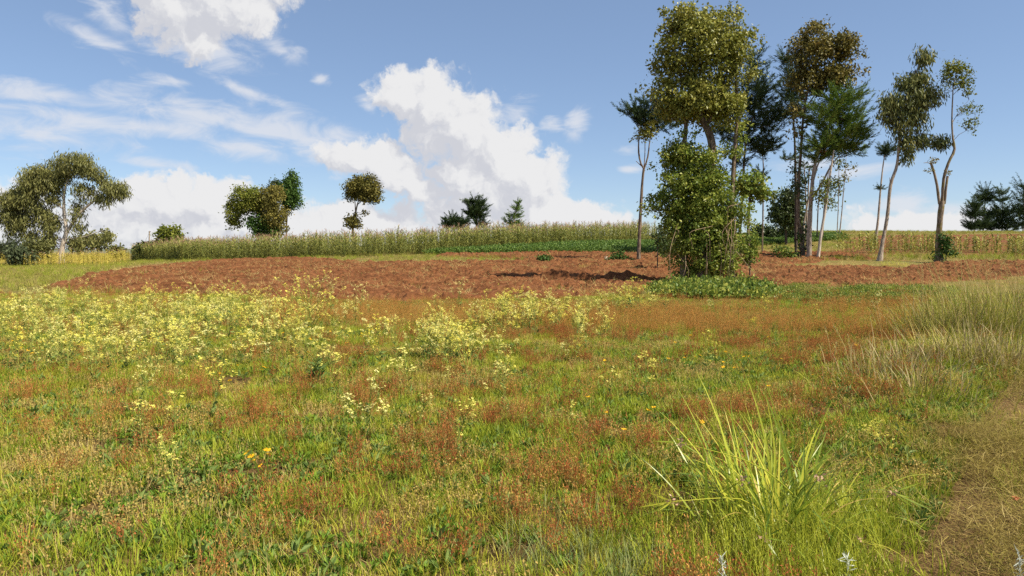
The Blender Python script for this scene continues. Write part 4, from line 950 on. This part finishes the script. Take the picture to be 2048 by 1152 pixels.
# ------------------------------------------------------------------ mustard plants that stand out singly
def mustard_plant(px, row, h, nb, label, group=None, leafy=1.0, dense=1.0, lean=0.0, wide=1.0):
    g = ground(px, row, 60); root = empty('mustard_plant', tuple(g)); tag(root, label, 'wildflower', group); root.rotation_euler = (0, lean, R.uniform(0, 6.28))
    for nm, b, m in zip(('stem', 'flower_heads', 'leaves'), mustard_parts(h, nb, dense, leafy, wide), ('mustard_stem', 'petal', 'mustard_leaf')):
        o = bpy.data.objects.new(nm, b.mesh(nm, M[m], nm == 'stem')); COL.objects.link(o); o.parent = root
        if nm != 'stem': o['kind'] = 'stuff'
    return root


mustard_plant(636, 772, 1.2, 38, 'largest mustard plant, dark leafy base and wide flowering stems, left of centre', None, 4.5, 1.1, 0, 2.0)
mustard_plant(760, 742, .75, 9, 'slim upright mustard plant just right of the largest one')
mustard_plant(1014, 832, .52, 5, 'pale mustard plant standing alone in the middle of the meadow')
mustard_plant(1220, 800, .36, 4, 'short mustard sprig right of centre in red sorrel')
mustard_plant(1138, 846, .22, 2, 'tiny mustard sprig in the centre of the meadow', None, .6)
mustard_plant(284, 890, .40, 6, 'bright yellow mustard cluster low on the left side of the meadow')
mustard_plant(350, 870, .40, 5, 'thin mustard plant just right of the bright cluster on the left')
mustard_plant(690, 870, .34, 5, 'small yellow mustard group below the largest plant')
mustard_plant(770, 884, .30, 4, 'small mustard sprig low in the middle left')
mustard_plant(915, 628, .95, 14, 'tall mustard plant standing against red soil mid field', None, 2, .8)
mustard_plant(662, 640, .95, 12, 'tall mustard plant against red soil above the largest plant')
mustard_plant(1256, 632, .95, 16, 'tallest bright mustard plant left of the ivy-clad tree', None, 2)
for i in range(22):
    mustard_plant(R.uniform(960, 1170), R.uniform(640, 672), R.uniform(.55, .8), 10, 'mustard plant in the pale flower patch at mid field', 'mustard plants of the mid-field patch')
for i in range(16):
    mustard_plant(R.uniform(845, 965), R.uniform(700, 738), R.uniform(.45, .65), 8, 'mustard plant in the yellow patch in front of mid field', 'mustard plants of the nearer patch')
for i in range(34):
    mustard_plant(R.uniform(10, 560), R.uniform(680, 750), R.uniform(.35, .52), 6, 'mustard plant along the near side of the left flower bank', 'mustard plants of the left bank', 1.6)


# ------------------------------------------------------------------ crops
def maize_mesh(h, m, tass=True, leafn=11, lw=.075):
    mb = MB(); b = np.array([[0, 0, -.05], [R.normal(0, .03), R.normal(0, .03), h * .5], [R.normal(0, .06), R.normal(0, .06), h * .9]])
    p, r = resample(b, [.016, .013, .007], 5); tube(mb, p, r, 4, 0, 0, .6)
    n = leafn; t = np.linspace(.12, .92, n); B = b[0] + (b[2] - b[0]) * t[:, None]; a = np.arange(n) * math.pi + R.uniform(0, 3.14) + R.normal(0, .4, n)
    blades(mb, B, a, h * R.uniform(.26, .42, n), lw, R.uniform(.35, .7, n), R.uniform(1.1, 2.3, n), 4, 0)
    if tass:
        k = 7; blades(mb, np.repeat(b[2:3], k, 0), R.uniform(0, 6.28, k), h * R.uniform(.10, .16, k), .022, R.uniform(.05, .5, k), R.uniform(.2, .8, k), 2, 1)
    return mb.mesh('maize_plant', [m, M['tassel']])


def crops():
    front = [maize_mesh(R.uniform(2.0, 2.3), M['maize']) for _ in range(6)]
    yel = [maize_mesh(R.uniform(1.7, 2.0), M['maize_yellow']) for _ in range(4)]
    small = [maize_mesh(R.uniform(1.6, 1.9), M['maize_sparse'], R.random() < .5, 13, .12) for _ in range(4)]
    # front edge of the long field, in photo pixels of the stalk feet
    edge = np.array([ground(a, b, 120)[:2] for a, b in ((262, 523), (360, 522), (470, 519), (560, 517), (660, 514.5), (760, 512), (860, 508), (960, 500), (1060, 494), (1160, 489.5), (1260, 487), (1330, 486))])
    s = np.concatenate([[0], np.cumsum(np.linalg.norm(np.diff(edge, axis=0), axis=1))])
    def epos(q, back): x = np.interp(q, s, edge[:, 0]); y = np.interp(q, s, edge[:, 1]); return x, y + back
    def plant(me, x, y, lab, grp, sc):
        o = bpy.data.objects.new('maize_plant', me); COL.objects.link(o); o.location = (x, y, float(H(x, y))); o.rotation_euler = (R.normal(0, .05), R.normal(0, .05), R.uniform(0, 6.28)); o.scale = (sc,) * 3
        tag(o, lab, 'maize', grp)
    for q in np.linspace(0, s[-1], 140):
        x, y = epos(q + R.normal(0, .1), R.uniform(-.15, .35)); plant(front[R.integers(6)], float(x), float(y), 'tasselled green maize plant in the front row of the long field', 'front row of the long maize field', R.uniform(.88, 1.1))
    q = R.uniform(0, s[-1], 5600); back = R.random(5600) ** 1.4 * 20 + .1; x, y = epos(q, back)
    def wrap(ms): return [bpy.data.objects.new('maize', m) for m in ms]
    scatter('maize_field', wrap(front), x, y, .74, 1.16, None, .09)
    # yellowing maize on the far left
    Q = poly([(-60, 534), (60, 534), (130, 533), (250, 529), (262, 522), (250, 519), (60, 523), (-60, 524)], 170)
    n = 2600; x = R.uniform(Q[:, 0].min(), Q[:, 0].max(), n); y = R.uniform(Q[:, 1].min(), Q[:, 1].max(), n); k = inside(Q, x, y)
    scatter('yellow_maize', wrap(yel), x[k], y[k], .8, 1.12, None, .08)
    # sparse maize on the right, plants standing apart
    Q = poly([(1672, 509), (1760, 508), (1860, 509), (1960, 512), (2070, 517), (2070, 503), (1960, 500), (1860, 499), (1760, 499), (1680, 501)])
    c = 0
    while c < 160:
        x = R.uniform(Q[:, 0].min(), Q[:, 0].max()); y = R.uniform(Q[:, 1].min(), Q[:, 1].max())
        if inside(Q, np.array([x]), np.array([y]))[0] and fbm(x * .5, y * .5, 111, 2) > R.uniform(.38, .62):
            plant(small[R.integers(4)], x, y, 'short leafy maize plant of the sparse plot behind the pollarded tree', 'sparse maize plot on the right', R.uniform(.8, 1.15)); c += 1
    # bean plants: a low dark green crop
    mb = MB(); srcs = []
    for _ in range(4):
        mb = MB(); n = 70; C = R.normal(size=(n, 3)) * np.array([.20, .20, .08]) + np.array([0, 0, .22]); kites(mb, C, R.normal(size=(n, 3)) + np.array([0, 0, .2]), R.uniform(.09, .15, n), R.uniform(.06, .10, n), 0, None, .15)
        srcs.append(mb.build('bean', M['bean'], None, False, False))
    xs, ys = [], []
    for Q, n in ((BEANS, 5200), (BEANS2, 3000)):
        x = R.uniform(Q[:, 0].min(), Q[:, 0].max(), n * 3); y = R.uniform(Q[:, 1].min(), Q[:, 1].max(), n * 3); k = inside(Q, x, y); xs.append(x[k][:n]); ys.append(y[k][:n])
    scatter('bean_crop', srcs, np.concatenate(xs), np.concatenate(ys), .8, 1.4)
    # creeping ground cover round the ivy-clad tree and to its right
    srcs = []
    for _ in range(4):
        mb = MB(); n = 60; C = R.normal(size=(n, 3)) * np.array([.16, .16, .05]) + np.array([0, 0, .12]); kites(mb, C, R.normal(size=(n, 3)) + np.array([0, 0, .4]), R.uniform(.05, .10, n), R.uniform(.04, .07, n), 0, None, .15)
        srcs.append(mb.build('cover', M['ivy_green'], None, False, False))
    Q = poly([(1310, 588), (1340, 574), (1480, 572), (1700, 574), (1880, 576), (1900, 600), (1780, 618), (1640, 606), (1520, 602), (1400, 602), (1340, 600)])
    n = 9000; x = R.uniform(Q[:, 0].min(), Q[:, 0].max(), n); y = R.uniform(Q[:, 1].min(), Q[:, 1].max(), n); px, row = pix(x, y, H(x, y))
    k = inside(Q, x + 1.4 * (fbm(x, y, 123, 3) - .5), y + 2.6 * (fbm(x * 1.3, y * 1.3, 125, 3) - .5)) & (fbm(x * .8, y * .8, 121, 3) > np.where(px < 1530, .34, R.uniform(.42, .62, n))); sc = np.where(px < 1530, R.uniform(.9, 1.7, n), R.uniform(.35, .8, n))
    scatter('creeping_ground_cover', srcs, x[k], y[k], 1, 1, None, .15, None, 0.0, sc[k])
    # rough grass of the field margins
    src = [src_tuft(30, .34, .012, .20, .3, .7, M['grass_far']) for _ in range(4)] + [src_tuft(28, .30, .012, .2, .5, .9, M['grass_dry']) for _ in range(2)] + [src_tuft(30, .45, .014, .2, .25, .5, M['grass_fresh'])]
    n = 60000; y = np.sqrt(R.uniform(26 ** 2, 125 ** 2, n)); x = R.uniform(-.78, .78, n) * y
    k = (~soil_mask(x, y) | (R.random(n) < .07)) & not_in(x, y, BEANS, BEANS2) & (fbm(x * .25, y * .25, 131, 3) > R.uniform(.2, .55, n)); x, y = x[k], y[k]
    k = ~plot_mask(x, y) | (R.random(len(x)) < .45); x, y = x[k], y[k]
    right = (x > .25 * y) & (y > 28) & (y < 75); k = ~right | (R.random(len(x)) < .6); x, y, right = x[k], y[k], right[k]
    idx = np.where(right & (R.random(len(x)) < .5), 4 + R.integers(0, 2, len(x)), R.integers(0, 7, len(x)))
    scatter('rough_grass', src, x, y, .5, 1.1, idx)
    Q = poly([(1640, 520), (1760, 522), (1900, 520), (2048, 520), (2048, 513), (1900, 511), (1800, 512), (1740, 516)]); n = 2200
    x = R.uniform(Q[:, 0].min(), Q[:, 0].max(), n); y = R.uniform(Q[:, 1].min(), Q[:, 1].max(), n); k = inside(Q, x, y)
    k &= fbm(x * .6, y * .9, 135, 3) > R.uniform(.40, .62, n)
    scatter('tall_margin_grass', [src_tuft(30, .6, .016, .2, .2, .5, M['grass_fresh']), src_tuft(30, .6, .016, .2, .3, .6, M['grass_far']), src_tuft(26, .5, .014, .2, .4, .7, M['grass_dry'])], x[k], y[k], .5, 1.2)


crops()


def straw_src(n, l, m, flat=1.0, w=.006):
    mb = MB(); a = R.uniform(0, 6.283, n); B = np.stack([R.normal(0, .16, n), R.normal(0, .16, n), R.uniform(.0, .05, n)], 1)
    blades(mb, B, a, l * R.uniform(.4, 1.1, n), w, R.normal(1.40, .22, n) * flat, R.normal(.15, .45, n), 3)
    return mb.build('straw', m, None, False, False)


def litter():
    # dry stalks left on the ploughed soil
    src = [straw_src(16, .5, M['grass_dry'], 1, .010) for _ in range(4)]
    n = 24000; y = R.uniform(25, 62, n); x = R.uniform(-.74, .74, n) * y; k = soil_mask(x, y); x, y = x[k], y[k]
    px, row = pix(x, y, H(x, y)); dens = np.clip((fbm(x * .5, y * .9, 141, 3) - .48) * 6, .03, 1) + .8 * np.exp(-((row - 534) / 9) ** 2) * (px > 500)
    k = R.random(len(x)) < dens; x, y = x[k], y[k]
    scatter('dry_stalks', src, x, y, .7, 1.5, None, .10, None, .06)
    # mown straw on the path at the right
    src = [straw_src(60, .15, M['straw_brown'], 1, .0035) for _ in range(4)] + [straw_src(50, .17, M['grass_dry'], .95, .0025)] + [straw_src(60, .13, M['straw_brown'], .85, .0035) for _ in range(2)] + [src_tuft(22, .10, .0045, .1, .5, .9, M['grass'])]
    n = 7000; Q = STRAW; x = R.uniform(2.2, Q[:, 0].max(), n); y = R.uniform(Q[:, 1].min(), Q[:, 1].max(), n)
    k = inside(Q, x + .9 * (fbm(x * 1.5, y * 1.5, 151, 3) - .5) * 2, y) & (np.abs(x) < .85 * y) & (fbm(x * 2.2, y * 2.2, 155, 3) > .41); x, y = x[k], y[k]
    scatter('mown_straw', src, x, y, .5, 1.5, np.minimum(7, (R.random(len(x)) * 7.9).astype(int)), .28, None, .16 * np.clip(fbm(x * 2.2, y * 2.2, 157, 3) - .35, 0, 1))


litter()


# ------------------------------------------------------------------ single plants and small things in the foreground and field
def sedge_clump():
    g = ground(1560, 1075); root = empty('sedge_clump', tuple(g)); tag(root, 'bright yellow green arching sedge clump in the right foreground', 'grass clump')
    kinds = []
    for i in range(16):
        mb = MB(); blades(mb, np.zeros((1, 3)), 0.0, R.uniform(.6, 1.0), R.uniform(.016, .025), R.uniform(.02, .34), R.uniform(.5, 2.2), 8, 0); kinds.append(mb.mesh('blade', M['sedge'] if i < 14 else M['sedge_dry']))
    for i in range(280):
        me = kinds[R.integers(14)] if R.random() < .95 else kinds[14 + R.integers(2)]
        o = bpy.data.objects.new('blade', me); COL.objects.link(o); o.parent = root
        bx = R.normal(0, .16); by = R.normal(.06, .22); o.location = (bx, by, float(H(g[0] + bx, g[1] + by)) - g[2] - .02)
        out = math.atan2(by, bx); o.rotation_euler = (R.normal(0, .12), R.normal(0, .12), out + R.normal(0, .75)); s = R.uniform(.55, .98) * (1.0 if by > -.1 else .8); o.scale = (s, s, s)
    # flower-like sedge heads on long stalks
    for i, (px, row) in enumerate(((1362, 885), (1345, 1003), (1528, 1075), (1664, 1080), (1785, 985), (1640, 960), (1485, 960), (1720, 1080))):
        tipw = P(px, row, g[1] - .25 - .1 * (i % 3)); b0 = np.array(g) + np.array([R.normal(0, .12), R.normal(0, .12), 0]); b0[2] = float(H(b0[0], b0[1])) - .02
        q, r = resample([b0, (b0 + tipw) / 2 + np.array([0, 0, .12]), tipw], [.004, .0035, .002], 9); mb = MB(); tube(mb, q, r, 4)
        st = mb.build('flower_stalk', M['sedge'], root, True); mb = MB(); n = 7; D = R.normal(size=(n, 3)) + np.array([(px - 1560) / 250, 0, -.1]); kites(mb, np.repeat(tipw[None], n, 0), D, R.uniform(.10, .22, n), .008, 0); kites(mb, tipw + R.normal(size=(14, 3)) * .012, R.normal(size=(14, 3)), .022, .012, 1)
        fh = mb.build('flower_head', [M['sedge'], M['tassel']], root); fh.parent = st; fh['kind'] = 'stuff'
    # the fine grass that grows with it, below
    mb = MB(); n = 1500; x = R.normal(1590, 105, n); rw = R.normal(1120, 50, n); B = np.array([ground(a, min(max(b, 1000), 1230))for a, b in zip(x, rw)])
    blades(mb, B, R.uniform(0, 6.283, n), R.uniform(.16, .36, n), .0055, np.abs(R.normal(.15, .15, n)), R.normal(.5, .4, n), 4, 0, R.random(n)); 
    o = mb.build('fine_grass', M['sedge'], None); tag(o, kind='stuff')


sedge_clump()


def tussock(px, row, h, n, label, mats, wid, stalks=0, dryf=.4, leanx=-.25):
    g = ground(px, row, 60); root = empty('grass_tussock', tuple(g)); tag(root, label, 'grass tussock', 'grass tussocks on the right')
    mb = MB(); B = g + np.stack([R.normal(0, wid, n), R.normal(0, wid, n), np.zeros(n)], 1); B[:, 2] = H(B[:, 0], B[:, 1]) - .03
    az = np.arctan2(B[:, 1] - g[1], B[:, 0] - g[0]) + R.normal(0, .8, n); L = h * R.uniform(.4, 1.05, n)
    dry = R.random(n) < dryf
    for mi, k in ((0, ~dry), (1, dry)):
        blades(mb, B[k], az[k], L[k], .010 * (.5 + R.random(k.sum())), np.abs(R.normal(.22, .18, k.sum())), np.abs(R.normal(.7, .5, k.sum())), 5, mi)
    o = mb.build('blades', mats, root); o['kind'] = 'stuff'
    for i in range(stalks):
        b = np.array([g[0] + R.normal(0, wid), g[1] + R.normal(0, wid), 0]); b[2] = float(H(b[0], b[1])) - .03; hh = h * R.uniform(1.0, 1.45); d = np.array([R.normal(leanx, .35), R.normal(0, .2), 0])
        q, r = resample([b, b + np.array([0, 0, hh * .5]) + d * hh * .15, b + np.array([0, 0, hh]) + d * hh * .5], [.004, .0035, .002], 8); mb = MB(); tube(mb, q, r, 4)
        ss = mb.build('seed_stalk', M['grass_dry'], root, True); mb = MB(); k = 26; t = R.uniform(.78, 1, k)[:, None]; pp = q[0] * 0 + np.stack([np.interp(t[:, 0], np.linspace(0, 1, 8), q[:, c]) for c in range(3)], 1)
        kites(mb, pp + R.normal(size=(k, 3)) * .006, unit(q[-1] - q[-2]) + R.normal(size=(k, 3)) * .25, R.uniform(.02, .04, k), .006, 0); sh = mb.build('seed_head', M['grass_dry'], root); sh.parent = ss; sh['kind'] = 'stuff'
    return root


tussock(1872, 672, .95, 620, 'tall pale tussock with upright straw seed stalks, leftmost on the right bank', [M['tussock'], M['tussock_dry']], .34, 18, .35)
tussock(1960, 668, 1.1, 650, 'tall yellow green tussock in the middle of the right bank', [M['tussock'], M['tussock_dry']], .42, 12, .2)
tussock(2045, 665, 1.2, 650, 'tall tussock cut by the right edge behind the straw path', [M['tussock'], M['tussock_dry']], .45, 10, .3)
tussock(1935, 720, .70, 520, 'lower leaning tussock in front of the tall ones on the right bank', [M['tussock'], M['tussock_dry']], .36, 3, .4)
tussock(2030, 735, .65, 480, 'dry brown tussock beside the straw path at the right edge', [M['tussock'], M['tussock_dry']], .4, 2, .75)
tussock(1800, 735, .50, 420, 'greyish dry tussock in front left of the right bank', [M['tussock'], M['tussock_dry']], .35, 3, .8)
tussock(1845, 790, .42, 360, 'small faded tussock between the sedge clump and straw path', [M['tussock'], M['tussock_dry']], .35, 2, .5)
tussock(1740, 760, .40, 260, 'thin dry tussock in red sorrel left of the right bank', [M['tussock'], M['tussock_dry']], .3, 4, .6)
tussock(1990, 610, 1.0, 560, 'far tussock at the back of the right bank against red soil', [M['tussock'], M['tussock_dry']], .7, 8, .4)


def silver_sprig(px, row, label):
    g = ground(px, row); root = empty('silver_herb', tuple(g)); tag(root, label, 'herb')
    mb = MB(); q, r = resample([g, g + np.array([.01, 0, .09]), g + np.array([.0, 0, .16])], [.004, .003, .002], 6); tube(mb, q, r, 4); mb.build('stem', M['silver'], root)
    mb = MB(); n = 50; t = R.random(n); B = np.stack([np.interp(t, np.linspace(0, 1, 6), q[:, c]) for c in range(3)], 1); kites(mb, B, R.normal(size=(n, 3)) + np.array([0, 0, .6]), R.uniform(.02, .055, n), .006, 0); mb.build('leaves', M['silver'], root)


silver_sprig(1440, 1185, 'left of two silvery felted sprigs under the sedge clump at the bottom edge')
silver_sprig(1692, 1180, 'right of two silvery felted sprigs under the sedge clump at the bottom edge')
silver_sprig(2035, 1175, 'silvery felted sprig in the bottom right corner beside straw')

g = ground(2032, 1012); root = empty('red_flower', tuple(g)); tag(root, 'single small red flower on the straw path at the right edge', 'wildflower')
mb = MB(); kites(mb, np.repeat(g[None] + np.array([0, 0, .05]), 9, 0), R.normal(size=(9, 3)) + np.array([0, 0, .6]), .028, .016, 0); mb.build('petals', M['petal_red'], root)
mb = MB(); kites(mb, np.repeat(g[None], 3, 0), np.array([[0, 0, 1.], [.3, .1, .8], [-.3, .1, .8]]), .055, .006, 0); mb.build('stem', M['herb'], root)

# a pale cut stump in the field
g = ground(1211, 524); mb = MB(); p, r = resample([g + [0, 0, -.1], g + [.02, 0, .2], g + [.05, 0, .40]], [.14, .12, .10], 6); tube(mb, p, r, 9, 0, .14)
o = mb.build('tree_stump', M['cut_wood'], None, True); tag(o, 'small pale cut stump on bare soil left of the forked tree', 'stump')


def heap(px, row, rx, rz, m, label, name, n=260):
    g = ground(px, row, 80); mb = MB(); a = R.uniform(0, 6.283, n); rr = np.sqrt(R.random(n)); B = g + np.stack([np.cos(a) * rr * rx, np.sin(a) * rr * rx * .6, 0 * a], 1)
    B[:, 2] = H(B[:, 0], B[:, 1]) + rz * (1 - rr ** 2) * R.random(n); blades(mb, B, R.uniform(0, 6.283, n), R.uniform(.25, .7, n), .012, R.uniform(.7, 1.5, n), R.uniform(.2, 1.2, n), 4)
    o = mb.build(name, M[m], None); tag(o, label, 'straw heap' if m == 'grass_dry' else 'grass heap', 'heaps of cut grass in the field')


heap(1520, 552, 1.0, .5, 'grass_dry', 'heap of pale straw just right of the ivy-clad tree', 'straw_heap', 420)
heap(1225, 564, .9, .32, 'grass_dry', 'flat straw heap above the dark trench left of the ivy-clad tree', 'straw_heap', 300)
heap(1700, 534, 1.6, .35, 'grass_dry', 'long flat straw heap in front of the grey-trunked cypress', 'straw_heap', 420)
heap(1790, 533, 1.1, .35, 'sedge', 'yellow green heap of cut grass in front of the bent eucalyptus', 'grass_heap', 380)

# electricity pole far left, with its stay wires
Yp_ = 130; x = P(297, 505, Yp_)[0]; z = float(H(x, Yp_)); root = empty('utility_pole', (x, Yp_, z)); tag(root, 'thin leaning electricity pole beside the round bushy tree', 'utility pole')
mb = MB(); p, r = resample([(x, Yp_, z - .3), P(299, 462, Yp_)], [.13, .09], 8); tube(mb, p, r, 8); mb.build('pole', M['bark_pale'], root, True)
for dx in (-12, 10):
    mb = MB(); q, r = resample([P(299, 464, Yp_), P(299 + dx, 490, Yp_ + 1)], [.015, .015], 4); tube(mb, q, r, 4); mb.build('stay_wire', M['bark_dark'], root, True)
mb = MB(); q, r = resample([P(297, 464, Yp_), P(301.5, 463.4, Yp_)], [.05, .05], 3); tube(mb, q, r, 4); mb.build('crossarm', M['bark_dark'], root, True)

# far hills on the left horizon
hx = np.linspace(-2600, 2600, 120); hy = np.linspace(2000, 2700, 8); HY, HX = np.meshgrid(hy, hx, indexing='ij')
HZ = -6 + (HY - 2000) / 700 * (8 + 22 * fbm(HX * .0016, HX * 0 + 3, 5, 4)) 
hm, N = mat('far_hills'); gg = N.n('ShaderNodeNewGeometry'); finish(N, N.mix(N.mr(N.noise(gg.outputs['Position'], .01, 5), .4, .6), (.07, .10, .08), (.14, .15, .10)), 0.9, 0, None, .1)
hills = grid_mesh('hills', HX, HY, HZ, hm); tag(hills, kind='structure')
